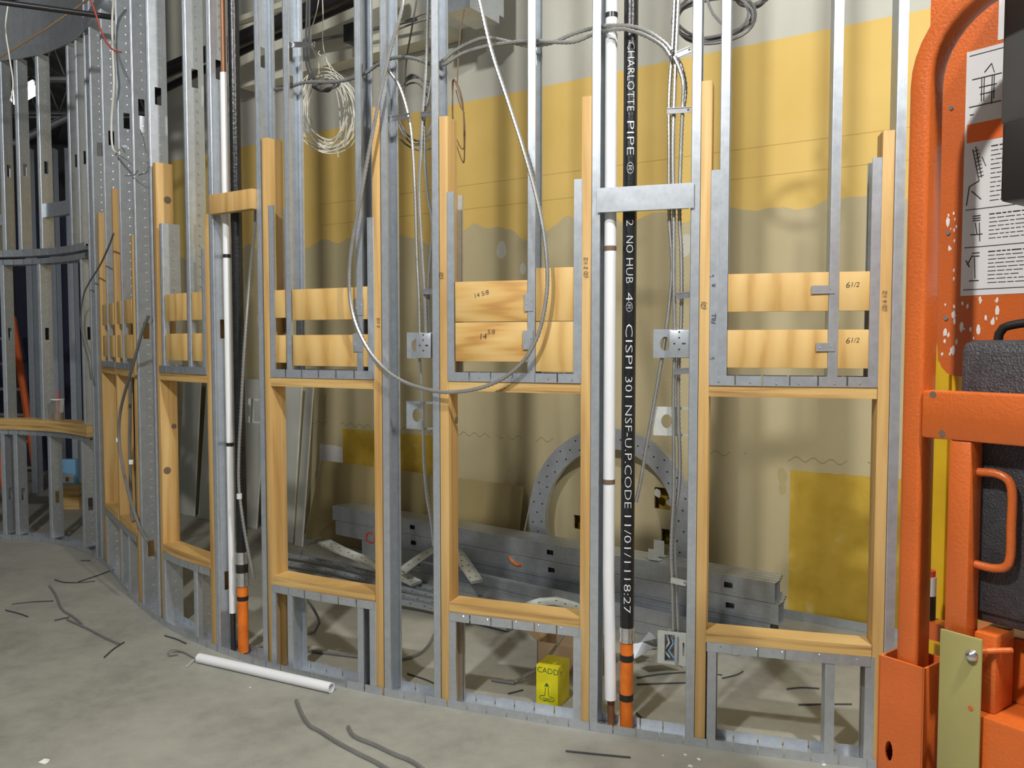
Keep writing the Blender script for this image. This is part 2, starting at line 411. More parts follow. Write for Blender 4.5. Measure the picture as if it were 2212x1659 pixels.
# base track along the back wall
for (p0, p1) in ((382, 560), (1700, 1985)):
    a0, a1 = back_a(p0), back_a(p1); mb = MB(); mb.box(BO - BN * .02, BD, BN, UZ, (a0, a1), (0, .0015), (0, .05)); mb.box(BO - BN * .02, BD, BN, UZ, (a0, a1), (0, .0185), (0, .0015))
    o = mb.build('baseboard_back' if p0 > 1000 else 'baseboard_back_corner', 'galv'); struct(o)

# cream soffit box high on the back wall, with the duct flange beside it
a0, a1 = back_a(672), back_a(1000)
mb = MB(); mb.box(BO - BN * .16, BD, BN, UZ, (a0 - .6, a1), (0, .15), (3.53, 4.02)); mb.box(BO - BN * .22, BD, BN, UZ, (a0 - .6, a1 + .02), (0, .2195), (4.02, 4.06))
tag(mb.build('soffit_box', 'cream'), 'cream plastered soffit box high on the wall above the yellow paint', 'soffit')

# ------------------------------------------------------------------ framing pieces
TOP = 4.92; D = .092
KO_AT = {624: 189, 777: 163, 832: 132, 941: 141, 1147: 93, 1285: 68}     # studs with a cable threaded through the web
def stud_mesh(t, z0, z1, web=1, wdt=.033, ko=True, dimp=True, depth=D, ko_z=None):
    mb = MB(); p, T, N = wall_pt(t); h = wdt / 2; e = .0016
    rc = .0042; f0, f1 = (-h, h - rc) if web > 0 else (-h + rc, h)
    mb.box(p, T, N, UZ, (f0, f1), (0, e), (z0, z1)); mb.box(p, T, N, UZ, (-h, h), (depth - e, depth), (z0, z1))
    qc = p + T * ((h - rc) if web > 0 else (-h + rc)) + N * rc; mb.tube([qc + UZ * z0, qc + UZ * z1], rc, 12)
    for q in (-.3, .05, .4): mb.box(p, T, N, UZ, (q * h * 1.3, q * h * 1.3 + .0022), (-.0007, 0), (z0, z1))
    w0, w1 = (h - e, h) if web > 0 else (-h, -h + e)
    cuts = []
    if ko:
        z = .30
        while z < z1 - .15:
            if z > z0 + .06: cuts.append((z, z + .09))
            z += 1.22
    if ko_z: cuts = sorted([c for c in cuts if abs(c[0] + .045 - ko_z) > .1] + [(ko_z - .05, ko_z + .05)])
    zz = z0
    for c0, c1 in cuts + [(z1, z1)]:
        mb.box(p, T, N, UZ, (w0, w1), (rc, depth - e), (zz, c0))
        if c1 > c0:
            mb.box(p, T, N, UZ, (w0, w1), (rc, depth * .32), (c0, c1)); mb.box(p, T, N, UZ, (w0, w1), (depth * .68, depth - e), (c0, c1))
        zz = c1
    for q in (-.5, .05, .6): mb.box(p, T, N, UZ, (q * h, q * h + .0022), (depth - e - .0009, depth - e), (z0, z1))
    l0, l1 = (-h, -h + e) if web > 0 else (h - e, h)
    mb.box(p, T, N, UZ, (l0, l1), (e, .009), (z0, z1)); mb.box(p, T, N, UZ, (l0, l1), (depth - .009, depth - e), (z0, z1))
    if dimp:
        z = z0 + .03; side = h if web > 0 else -h
        while z < z1 - .02:
            if not any(c0 - .01 < z < c1 + .01 for c0, c1 in cuts):
                mb.cone(p + T * side + N * (depth * .62) + UZ * z, T * web, .009, .0035, 6)
            z += .05
    return mb
def stud(px, z0, z1, parent=None, name='metal_stud', py=740, mat='galv', **kw):
    t = tx(px, py)
    if 500 < px: kw['web'] = 1 if round(px) in (1888, 1880, 1248, 1247, 802, 806) else -1
    if px > 640: kw.setdefault('dimp', False)
    if px > 640: kw.setdefault('ko', False)
    if round(px) in KO_AT and z1 > 3: kw['ko_z'] = on_wall(px, KO_AT[round(px)], .05).z
    return stud_mesh(t, z0, z1, **kw).build(name, mat, parent), t
def track(t0, t1, z0, z1, openup, parent, name='track', mat='galv'):
    # U-shaped runner: web plus two legs cut into short tabs that let it bend
    mb = MB(); e = .0016
    wz = (z0, z0 + e) if openup else (z1 - e, z1)
    mb.arc(t0, t1, -.003, D + .003, *wz)
    n = max(2, int(abs(t1 - t0) / .085))
    for k in range(n):
        a = t0 + (t1 - t0) * (k + .03) / n; c = t0 + (t1 - t0) * (k + .97) / n
        mb.arc(a, c, -.003, -.0014, z0, z1, 1); mb.arc(a, c, D + .0014, D + .003, z0, z1, 1)
    return mb.build(name, mat, parent)
def screws(t0, t1, z, n, parent):
    mb = MB()
    for k in range(n):
        p, T, N = wall_pt(t0 + (t1 - t0) * (k + .5 + random.uniform(-.2, .2)) / n); mb.cone(p - N * .003 + UZ * (z + random.uniform(-.005, .005)), -N, .0045, .003, 6)
    o = mb.build('screws', 'steel', parent); o['kind'] = 'stuff'; return o
def jamb(t, z0, z1, parent):
    mb = MB(); p, T, N = wall_pt(t); mb.box(p, T, N, UZ, (-.019, .019), (.0015, .0905), (z0, z1)); return mb.build('jamb', 'wood_v', parent, .0015)
def knot(parent, t, n, z, side, r=.012):
    p, T, N = wall_pt(t); mb = MB(); c = p + N * n + UZ * z + (T * .0192 if side == 'R' else Vector()) - (N * .0002 if side == 'F' else Vector()); ax = T if side == 'R' else -N
    i = mb.cone(c, ax, r, .0012, 10); mb.v = [c + (v - c) * (1 if abs((v - c).z) < 1e-6 else 1) for v in mb.v]
    return mb.build('knot', 'brown_tape', parent)

Z_SILL0, Z_SILL1, Z_H0, Z_H1 = .400, .440, 1.305, 1.345
def opening(label, pl, pr, jl, jr, upper, lower, boards, extra=None):
    """pl, pr: jamb centres (frame x at eye level); upper: (x, top, web); lower: (x, y row, web)"""
    t0, t1 = tx(pl), tx(pr); mid = wall_pt((t0 + t1) / 2)[0]
    root = thing('framed_opening', label, 'wall frame', mid, 'framed window openings in the curved wall')
    if jl: jamb(t0, .004, jl, root)
    if jr: jamb(t1, .004, jr, root)
    a, c = t0 - .0195, t1 + .0195
    hd = MB(); hd.arc(a, c, .001, .091, Z_H0, Z_H1); hd.build('header', 'wood_h', root)
    sl = MB(); sl.arc(a, c, -.002, .094, Z_SILL0, Z_SILL1); sl.build('sill', 'wood_h', root)
    track(a, c, Z_H1, Z_H1 + .036, True, root); track(a, c, Z_SILL0 - .036, Z_SILL0, False, root)
    screws(a, c, Z_H1 + .012, 6, root); screws(a, c, Z_SILL0 - .012, 5, root)
    ts = []
    for (px, top, web) in upper:
        o, t = stud(px, Z_H1 + .002, top, root, 'stud', web=web); ts.append((t, web))
    for (px, py, web) in lower: stud(px, .002, Z_SILL0 - .002, root, 'cripple_stud', py=py, web=web)
    for (b0, b1, z0, z1, grain) in boards:
        ta, tb = tx(b0), tx(b1); mb = MB(); p, T, N = wall_pt((ta + tb) / 2)
        L = abs(ta - tb) / 2; mb.box(p, T, N, UZ, (-L, L), (.004, .021), (z0, z1)); mb.build('backing_board', grain, root, .001)
    return root
def clip_plate(px0, py0, px1, py1, root, n=-.002):
    a, c = on_wall(px0, py0, n), on_wall(px1, py1, n); p, T, N = wall_pt(tx((px0 + px1) / 2))
    L = (Vector((c.x, c.y, 0)) - Vector((a.x, a.y, 0))).length; m_ = (a + c) / 2
    mb = MB(); o = Vector((m_.x, m_.y, 0)); mb.box(o, T, N, UZ, (-L / 2, L / 2), (-.0012, .0012), (c.z, a.z))
    for k in (-.3, .3): mb.cone(o - N * .0012 + T * (L * k) + UZ * ((a.z + c.z) / 2 + .3 * k * (a.z - c.z)), -N, .004, .003, 6)
    return mb.build('clip_angle', 'galv', root)
def mark(body, px, py, hgt, parent, n=-.0025, slant=.15, up=False, tilt=0.0):
    p = on_wall(px, py, n); q, T, N = wall_pt(tx(px, py, n))
    ax, ay = (T, UZ) if not up else (UZ, -T)
    if tilt: ax, ay = ax * math.cos(tilt) + ay * math.sin(tilt), ay * math.cos(tilt) - ax * math.sin(tilt)
    return lettering(body, hgt, p, ax, ay, 'ink', parent, 'marking', slant)
BZ = ((1.61, 1.745), (1.41, 1.545))
# opening beside the lift
bs = []
for z0, z1 in BZ: bs += [(1572, 1789, z0, z1, 'ply_v'), (1809, 1879, z0, z1, 'ply_v')]
o5 = opening('widest framed opening, beside the orange lift, with plywood strips above its header', 1521, 1911, 2.435, 2.22,
    [(1541, 2.117, 1), (1560, TOP, 1), (1799, TOP, 1), (1888, 2.13, -1)], [(1537, 1450, 1), (1793, 1450, 1), (1880, 1450, -1)], bs)
clip_plate(1753, 617, 1804, 634, o5); clip_plate(1763, 741, 1804, 759, o5)
mark('6', 1826, 622, .03, o5, n=.0035); mark('1/2', 1836, 620, .024, o5, n=.0035); mark('6', 1826, 742, .03, o5, n=.0035); mark('1/2', 1836, 740, .024, o5, n=.0035)
mark('FILL', 1546, 700, .022, o5, up=True); mark('R', 1546, 620, .02, o5, up=True); mark('(2)', 1524, 668, .024, o5, up=True); mark('(2) 6 1/2', 1915, 672, .02, o5, up=True)
for y in (600, 778): mark('->', 1532, y, .02, o5)
# opening behind the hanging cable loop
o4 = opening('framed opening behind the hanging cable loop with an L of wide plywood boards', 959, 1265, 2.40, 2.42,
    [(973, 2.10, 1), (1147, TOP, 1), (1248, 2.115, -1)], [(977, 1450, 1), (1247, 1450, -1)],
    [(983, 1139, 1.583, 1.742, 'ply_h'), (983, 1139, 1.425, 1.580, 'ply_h'), (1157, 1241, 1.583, 1.787, 'ply_v'), (1157, 1241, 1.388, 1.580, 'ply_v')])
clip_plate(1133, 634, 1152, 672, o4); clip_plate(1130, 714, 1152, 755, o4)
mark('14', 1034, 733, .034, o4, n=.0035); mark('5/8', 1052, 722, .026, o4, n=.0035); mark('14 5/8', 1024, 645, .026, o4, n=.0035, tilt=.25)
mark('(2)', 956, 603, .024, o4, up=True); mark('(2) 2 1/2', 1269, 600, .022, o4, up=True)
for py in (908, 1240): pass
knot(o4, tx(959), .075, on_wall(983, 908, .07).z, 'R', .016)
# opening left of the armoured cables
bs = []
for z0, z1 in BZ: bs += [(594, 616, z0, z1 - .012, 'ply_v'), (632, 771, z0 - .012, z1 - .012, 'ply_v'), (784, 796, z0 - .012, z1 - .01, 'ply_v')]
o3 = opening('framed opening between the black drain pipe and the armoured cables, plywood strips in three pieces', 577, 814.5, 2.41, 2.47,
    [(588, 2.11, 1), (624, TOP, 1), (777, TOP, 1), (802, 2.02, -1)], [(592, 1400, 1), (627, 1400, 1), (779, 1440, -1), (806, 1440, -1)], bs)
clip_plate(766, 644, 784, 681, o3); clip_plate(763, 720, 784, 760, o3)
mark('5 1/2', 820, 708, .02, o3, up=True)
knot(o3, tx(577), .004, on_wall(578, 890, 0).z, 'F', .011)
# narrow opening by the dimpled studs
bs = []
for z0, z1 in BZ: bs += [(358, 403, z0, z1, 'ply_v'), (414, 438, z0, z1, 'ply_v')]
o2 = opening('narrow framed opening left of the black drain pipe, plywood strips behind a dimpled stud', 340, 450, 2.43, 2.11,
    [(352, 2.11, 1), (409, TOP, 1), (441, 1.95, -1)], [(356, 1300, 1), (424, 1360, 1)], bs)
knot(o2, tx(340), .06, on_wall(369, 430, .06).z, 'R', .02); knot(o2, tx(340), .03, on_wall(356, 1015, .03).z, 'R', .02); knot(o2, tx(340), .07, on_wall(372, 920, .07).z, 'R', .014)
# two slits seen almost edge-on
bs = []
for z0, z1 in BZ: bs += [(268, 284, z0, z1, 'ply_v'), (252, 261, z0, z1, 'ply_v')]
o1 = opening('framed opening seen almost edge-on, with a grey cable hanging across it', 248.5, 288, 2.43, 2.10, [(265, TOP, 1)], [(262, 1200, 1), (279, 1240, 1)], bs)
bs = []
for z0, z1 in BZ: bs += [(221, 231, z0, z1, 'ply_v'), (235, 244, z0, z1, 'ply_v')]
o0 = opening('slimmest framed opening next to the doubled stud', 217, 248.5, 2.35, None, [(233, TOP, 1)], [(232, 1170, 1)], bs)

# full-height studs between the openings
for px, lab, kw in (
    (1936, 'tall galvanised stud between the widest opening and the orange lift post', {}),
    (1498.5, 'tall galvanised stud with metal straps holding two bright armoured cables', {}),
    (1285, 'tall galvanised stud directly left of the long white insulated pipe', {}),
    (831.5, 'tall galvanised stud with a shiny open side left of the three armoured cables', {}),
    (941, 'tall galvanised stud right of the three armoured cables, beside the knotty jamb', {}),
    (563, 'tall galvanised stud right of the pine crossblock over the drain pipe', {}),
    (460, 'tall dimpled stud left of the thin white pipe and pine crossblock', {}),
    (331, 'tall dimpled galvanised stud left of the narrow opening', {}),
    (296, 'tall dented stud with twisted wire ends beside the edge-on opening', {}),
    (208, 'right half of the doubled stud at the end of the far frame', dict(mat='galv')),
    (197, 'left half of the doubled stud at the end of the far frame', dict(mat='galv'))):
    o, t = stud(px, .003, TOP, **kw); tag(o, lab, 'stud', 'full height studs of the curved wall')
# floor track in lengths, and the top runner
joints = [tx(2080), tx(1275, 1560), tx(967, 1520), tx(829, 1500), tx(575, 1430), tx(345, 1330), tx(214, 1205)]
labs = ['length of curved floor track under the widest opening', 'length of floor track under the opening with the yellow box behind it', 'short floor track between the three armoured cables and the knotty jamb',
        'length of floor track behind the white pipe lying on the floor', 'length of floor track under the orange foot of the thin-piped drain', 'length of floor track curving away under the edge-on openings']
for k in range(6):
    o = track(joints[k] + .001, joints[k+1] - .001, .0005, .034, True, None, 'floor_track'); tag(o, labs[k], 'track', 'floor track lengths')
o = track(tx(2080), tx(-120), TOP, TOP + .04, False, None, 'ceiling_track'); tag(o, 'curved runner holding the stud tops under the ceiling', 'track')

# far curved frame on the left
tl0, tl1 = tx(189), tx(-170); fr = thing('curved_window_frame', 'far curved steel frame with a pine ledge and a high curved top track', 'wall frame', wall_pt((tl0 + tl1) / 2)[0])
mb = MB(); mb.arc(tl0, tl1, -.02, .11, .845, .925); mb.build('ledge', 'wood_h', fr)
track(tl0, tl1, .805, .843, False, fr); track(tl0, tl1, 2.14, 2.19, True, fr); track(tl0, tl1, 2.08, 2.12, False, fr); track(tl0, tl1, .001, .04, True, fr)
tq = tx(262); mb = MB(); mb.arc(tq, tl1, -.012, -.001, 3.58, 3.66); mb.arc(tl0, tl1, -.012, .11, 3.655, 3.66); mb.build('top_track', 'galv', fr)
mb = MB(); mb.arc(tq, tl1, .098, .108, 3.66, 4.05); mb.build('fascia', 'galv', fr)
for px in (-60, -10, 16, 50, 95, 160, 178):
    stud(px, 2.19, 3.6, fr, 'stud')
for px in (-60, 8, 87, 178): stud(px, .925, 2.08, fr, 'stud')
for px in (-60, 8, 35, 108, 178): stud(px, .04, .805, fr, 'cripple_stud', py=1050)
mb = MB(); a, c = tx(96), tx(150); mb.arc(a, c, .02, .06, 2.42, 2.52); mb.build('bridging_channel', 'galv', fr)
mb = MB(); a, c = tx(-40), tx(12); mb.arc(a, c, .02, .06, 2.38, 2.46); mb.build('bridging_channel', 'galv', fr)
screws(tl0, tl1, .82, 7, fr)

# crosspieces
p, T, N = wall_pt((tx(466) + tx(557.5)) / 2); L = abs(tx(466) - tx(557.5)) / 2
mb = MB(); mb.box(p, T, N, UZ, (-L, L), (-.02, .018), (2.10, 2.19)); tag(mb.build('crossblock', 'wood_v', None, .002), 'short pine block nailed across the studs in front of the black pipe', 'block')
p, T, N = wall_pt((tx(1291) + tx(1494)) / 2); L = abs(tx(1291) - tx(1494)) / 2
mb = MB(); mb.box(p, T, N, UZ, (-L, L), (-.009, -.007), (1.985, 2.075)); mb.box(p, T, N, UZ, (-L + .016, L - .02), (-.007, .012), (1.985, 1.987)); mb.box(p, T, N, UZ, (-L + .016, L - .02), (-.007, .012), (2.073, 2.075))
tag(mb.build('cross_channel', 'galv'), 'grey steel channel screwed across the white and black pipes', 'channel')

# ------------------------------------------------------------------ pipes
def ring(mb, c, r, z0, z1, seg=20): return mb.tube([(c.x, c.y, z0), (c.x, c.y, z1)], r, seg)
def upright(px, py, n):
    p, T, N = wall_pt(solve(px, py, n)); q = p + N * n; return Vector((q.x, q.y, 0))
# white insulated pipe
c = upright(1317.5, 740, .045); r = .0225
t = thing('white_pipe', 'long white insulated pipe standing left of the lettered black pipe', 'pipe', c, 'upright white pipes')
MB().tube([(c.x + .01, c.y - .003, .115), (c.x + .007, c.y, .3), (c.x, c.y, .6), (c.x - .002, c.y, TOP)], r, 24).build('insulation', 'white_pipe', t)
for y, m_ in ((537, 'brown_tape'), (1040, 'brown_tape'), (35, 'dark_pipe')):
    z = on_wall(1317, y, .045).z; ring(MB(), c + Vector((-.001, 0, 0)), r + .0012, z - .009, z + .009, 24).build('strap', m_, t)
ring(MB(), c + Vector((.014, .012, 0)), .014, .0, .12).build('pipe_stub', 'copper', t)
# black lettered pipe
def drain(px, zc, label, big):
    c = upright(px, 740, .055); r = .0262; t = thing('drain_pipe', label, 'pipe', c, 'upright black drain pipes')
    ring(MB(), c, r, zc, TOP, 28).build('pipe', 'black_pipe', t)
    cp = ring(MB(), c, r + .003, zc - .058, zc, 28).build('coupling', 'steel', t)
    for z in (zc - .05, zc - .012): ring(MB(), c, r + .005, z - .005, z + .005, 28).build('clamp_band', 'steel', cp)
    return c, r, t
c, r, t = drain(1358.5, .405, 'black drain pipe with white lettering and an orange foot', True)
ring(MB(), c, r - .001, .012, .347, 28).build('orange_foot', 'orange_pipe', t)
for z in (.13, .285): ring(MB(), c, r + .001, z - .012, z + .012, 28).build('tape_band', 'tape', t)
def pipe_text(body, ztop, zbot, c, r, parent):
    vs, fs = text_verts(body, 1.0, True); x0 = min(v.x for v in vs); x1 = max(v.x for v in vs); k = (ztop - zbot) / (x1 - x0)
    yt = max(v.y for v in vs); hgt = .026; mb = MB(); face = math.atan2(-c.y, -c.x) + .02
    for v in vs:
        a = face + (v.y / yt - .5) * hgt / r
        mb.v.append(Vector((c.x + math.cos(a) * (r + .0009), c.y + math.sin(a) * (r + .0009), ztop - (v.x - x0) * k)))
    mb.f = fs; return mb.build('lettering', 'print', parent)
def zp(y): return on_wall(1358, y, .03).z
for word, y0, y1 in (('CHARLOTTE', 92, 240), ('PIPE', 262, 335), ('\u00ae', 350, 376), ('2', 475, 488), ('NO', 510, 546), ('HUB', 558, 612), ('4', 632, 650), ('\u00ae', 652, 674),
                     ('CISPI', 700, 796), ('301', 814, 858), ('NSF-U.P.CODE', 876, 1098), ('11/01/11', 1114, 1235), ('18:27', 1250, 1325)):
    pipe_text(word, zp(y0), zp(y1), c, r, t)
c, r, t = drain(515, .5, 'plain black drain pipe behind the pine crossblock, with two shiny couplings', False)
ring(MB(), c, r + .002, .40, .45, 28).build('rubber_sleeve', 'tape', t)
cp = ring(MB(), c, r + .004, .335, .40, 28).build('coupling', 'steel', t); ring(MB(), c, r + .006, .36, .372, 28).build('clamp_band', 'steel', cp)
ring(MB(), c, r - .001, .012, .335, 28).build('orange_foot', 'orange_pipe', t); ring(MB(), c, r + .001, .265, .285, 28).build('tape_band', 'tape', t)
c = upright(493, 740, .05)
t = thing('white_pipe', 'slender white pipe topped with copper between the dimpled stud and drain pipe', 'pipe', c, 'upright white pipes')
zt = on_wall(490, 155, .05).z; ring(MB(), c, .0165, .19, zt, 20).build('insulation', 'white_pipe', t); ring(MB(), c, .013, .004, .19).build('pipe_stub', 'dark_pipe', t); ring(MB(), c, .012, zt, TOP).build('copper_riser', 'copper', t)
for y in (553, 959):
    z = on_wall(492, y, .05).z; ring(MB(), c, .0185, z - .008, z + .008).build('strap', 'tape', t)
# white pipe lying on the floor
a, bq = ground(430, 1421, .022), ground(716, 1486, .022); t = thing('loose_pipe', 'white pipe offcut lying on the concrete in front of the floor track', 'pipe', (a + bq) / 2 * Vector((1, 1, 0)).x if False else Vector(((a.x + bq.x) / 2, (a.y + bq.y) / 2, 0)))
d = (bq - a).normalized(); hp_ = MB(); hp_.tube([a, bq], .022, 22, caps=False); hp_.tube([a, bq], .0165, 22, caps=False)
for e_ in (0, 22): hp_.f += [(e_ + k, e_ + (k + 1) % 22, 44 + e_ + (k + 1) % 22, 44 + e_ + k) for k in range(22)]
hp_.build('shell', 'white_pipe', t)
q = [ground(425, 1425, .004), ground(395, 1408, .006), ground(372, 1404, .016), ground(362, 1410, .018), ground(366, 1416, .006), ground(384, 1414, .004)]
mb = MB(); mb.sweep(smooth_path(q), [(-.006, -.001), (.006, -.001), (.006, .001), (-.006, .001)], lambda k: (UY, UZ)); tag(mb.build('tape_strip', 'grey_wire'), 'curled grey strip on the floor at the end of the loose white pipe', 'tape')
q = [ground(424, 1420, .003), ground(402, 1441, .003)]; mb = MB(); mb.sweep(q, [(-.008, -.001), (.008, -.001), (.008, .001), (-.008, .001)], lambda k: (UX, UZ)); tag(mb.build('tape_strip', 'galv_pale'), 'flat pale strip on the floor beside the curled grey strip', 'tape')

# ------------------------------------------------------------------ cables
def cable(name, label, pts, r=.0068, ribbed=True, mat='conduit', step=.008, group=None, cat='cable'):
    path = smooth_path(pts, step if ribbed else .03); mb = MB(); mb.tube(path, r, 7 if r > .003 else 5, .16 if ribbed else 0.0)
    return tag(mb.build(name, mat), label, cat, group)
W = lambda l, n: [on_wall(x, y, n) for x, y in l]
WN = lambda l: [on_wall(x, y, n) for x, y, n in l]
cable('cable_loop', 'armoured cable hanging in one great loop in front of the plywood boards', W([(874, -40), (868, 20), (845, 100), (822, 200), (800, 310), (780, 420), (760, 530), (754, 600), (758, 660), (772, 710), (800, 762), (840, 805), (890, 832), (950, 846), (1000, 845), (1050, 834), (1095, 812), (1132, 778), (1160, 730), (1176, 670), (1183, 600), (1176, 510), (1158, 420), (1130, 320), (1098, 220), (1062, 110), (1036, 0), (1026, -40)], -.045), .0078)
G3 = 'armoured cables in the gap beside the shiny open stud'
cable('armoured_cable', 'armoured cable drooping from behind the shiny stud down to the bracket box', W([(838, 150), (862, 185), (880, 240), (890, 300), (897, 420), (901, 560), (905, 640), (907, 728)], .04), .0072, group=G3)
cable('armoured_cable', 'straight armoured cable from the ceiling to the bracket box', W([(926, -30), (924, 60), (921, 140), (913, 240), (909, 330), (905, 420), (911, 540), (917, 640), (920, 728)], .028), .0072, group=G3)
cable('armoured_cable', 'armoured cable bowing against the knotty jamb stud above the bracket box', W([(934, 165), (926, 215), (916, 262), (922, 400), (933, 470), (934, 510), (928, 580), (926, 650), (929, 728)], .045), .0072, group=G3)
cable('armoured_cable', 'armoured cable running from under the bracket box down behind the sill', W([(906, 770), (911, 850), (914, 930), (916, 1000), (922, 1070), (932, 1130), (937, 1180)], .06), .0072, group=G3)
cable('armoured_cable', 'dark armoured cable threaded level through the studs near the white wire coil', W([(592, 193), (620, 190), (660, 178), (730, 176), (785, 160), (815, 140), (850, 125), (890, 125), (936, 141)], .048), .0075, mat='grey_wire')
G4 = 'armoured cables draped level through the studs'
cable('armoured_cable', 'upper of two armoured cables draped level across the white pipe top', WN([(945, 137, .055), (957, 131, .055), (985, 108, .055), (1030, 86, .055), (1060, 82, .055), (1100, 90, .055), (1140, 98, .055), (1190, 93, .055), (1240, 72, .055), (1276, 62, .054), (1286, 60, .05), (1296, 58, .035), (1305, 56, .014), (1314, 55, .010), (1360, 56, .010), (1400, 68, .012), (1435, 92, .014), (1450, 110, .016)]), .0072, group=G4)
cable('armoured_cable', 'lower of two armoured cables draped level across the white pipe top', WN([(945, 143, .038), (965, 136, .038), (1000, 115, .038), (1050, 100, .038), (1100, 92, .038), (1150, 88, .038), (1200, 91, .038), (1240, 90, .038), (1274, 77, .038), (1286, 74, .036), (1296, 72, .030), (1304, 69, .016), (1312, 67, -.002), (1322, 65, -.008), (1350, 63, -.008), (1395, 77, -.006), (1430, 98, -.003), (1448, 122, .0)]), .0072, group=G4)
G5 = 'armoured cables hanging beside the black lettered pipe'
cable('armoured_cable', 'armoured cable falling past the channel then swinging left behind the lettered pipe', W([(1459, -30), (1453, 100), (1446, 210), (1446, 330), (1446, 463), (1450, 530), (1452, 580), (1447, 650), (1437, 730), (1424, 810), (1410, 890), (1396, 970), (1384, 1040), (1374, 1085)], .05), .0072, group=G5)
cable('armoured_cable', 'bright armoured cable dropping straight to the wired outlet box', W([(1467, -30), (1463, 60), (1458, 180), (1454, 320), (1456, 463), (1456, 600), (1458, 740), (1455, 860), (1456, 1000), (1455, 1080), (1451, 1150), (1450, 1200), (1453, 1280), (1455, 1375)], .034), .0072, group=G5)
cable('armoured_cable', 'second armoured cable kinking down to the wired outlet box', WN([(1456, 122, .016), (1467, 146, .016), (1476, 180, .018), (1475, 230, .026), (1471, 330, .04), (1468, 463, .05), (1472, 550, .052), (1472, 680, .052), (1466, 800, .052), (1466, 900, .052), (1469, 1000, .052), (1466, 1060, .052), (1458, 1120, .052), (1457, 1180, .052), (1461, 1280, .05), (1466, 1375, .044)]), .0072, group=G5)
cable('armoured_cable', 'short armoured tail curving right above the bright metal strap', W([(1462, 120), (1474, 150), (1481, 185), (1479, 220), (1475, 245)], .062), .0066, group=G5)
cable('armoured_cable', 'grey armoured cable leaning down across the plain drain pipe', WN([(552, 440, .05), (550, 500, .05), (543, 560, .045), (536, 640, .032), (530, 720, .016), (525, 800, .010), (520, 900, .010), (516, 980, .010), (516, 1050, .010), (524, 1120, .014), (536, 1190, .03), (549, 1250, .05)]), .0072)
for (x, y, lab) in ((517, 1072, 'white paper tag wrapped on the cable crossing the drain pipe'), (255, 950, 'white tag on the grey cable in front of the edge-on opening'), (283, 998, 'white tag on the darker cable beside the edge-on opening')):
    p = on_wall(x, y, -.032 if x < 400 else .008); mb = MB(); mb.tube([p - UZ * .012, p + UZ * .012], .0125, 10); tag(mb.build('cable_tag', 'white'), lab, 'tag')
cable('armoured_cable', 'thin grey cable drooping in a wide bow across the doubled stud', W([(246, 503), (234, 535), (215, 575), (193, 610), (180, 640), (175, 690), (180, 735), (190, 775), (196, 820)], -.03), .0055, False, 'grey_wire')
cable('armoured_cable', 'grey cable hanging slack in front of the edge-on opening', W([(322, 680), (305, 725), (290, 780), (272, 840), (260, 890), (257, 940), (262, 990), (272, 1040), (285, 1090), (302, 1140), (318, 1170)], -.03), .0085, False, 'grey_wire')
cable('armoured_cable', 'dark cable standing inside the edge-on opening', W([(281, 820), (281, 900), (280, 960), (282, 1040), (284, 1100), (286, 1126)], .02), .009, False, 'grey_wire')
cable('white_cable', 'cream cable looping down the front of the leftmost studs', W([(248, -20), (243, 30), (243, 100), (246, 180), (241, 260), (242, 310), (248, 328), (258, 330)], -.03), .006, False, 'white_wire')
for q, lab in (([(250, 335), (262, 318), (270, 330)], 'short bent wire end on the dented stud, upper'), ([(270, 380), (290, 378), (298, 368)], 'silver wire twist stuck on the dented stud'), ([(300, 378), (318, 372), (322, 360), (318, 350)], 'bright hooked wire on the dented stud'), ([(302, 280), (310, 300), (316, 330)], 'torn metal tongue hanging on the dented stud')):
    cable('wire_end', lab, W(q, -.012), .003, False, 'steel', cat='wire')

# straps that hold the cables to the studs
def strap(x0, y0, x1, y1, n, label):
    a, c = on_wall(x0, y0, n), on_wall(x1, y1, n); d = (c - a).normalized(); q, T, N = wall_pt(tx((x0 + x1) / 2)); up = N.cross(d) * -1
    if up.z < 0: up = -up
    mb = MB(); L = (c - a).length; mb.box(a, d, N, up, (0, L), (-.0008, .0008), (-.011, .011)); mb.box(a, d, N, up, (0, L), (-.004, -.0008), (-.011, -.008)); mb.box(a, d, N, up, (0, L), (-.004, -.0008), (.008, .011))
    mb.cone(a.lerp(c, .9) - N * .001, -N, .005, .004)
    tag(mb.build('cable_strap', 'steel'), label, 'strap', 'metal straps on the cables')
strap(1441, 240, 1492, 237, .018, 'bright strap across the armoured cables above the steel channel'); strap(1462, 119, 1492, 106, .014, 'tilted strap at the bend of the level armoured cables'); strap(1460, 640, 1494, 636, .02, 'grey strap on the cables level with the upper plywood strips')
strap(1455, 803, 1500, 800, .02, 'strap on the cables level with the headers'); strap(1449, 1252, 1482, 1260, .02, 'lowest strap, just above the wired outlet box'); strap(838, 258, 886, 250, .02, 'strap on the drooping cable by the shiny stud')
strap(909, 248, 946, 245, .014, 'strap pinning two cables to the knotty jamb stud'); strap(914, 630, 940, 630, .018, 'small strap where two cables meet above the bracket box'); strap(622, 97, 680, 96, .02, 'bright strap at the wires above the white coil')

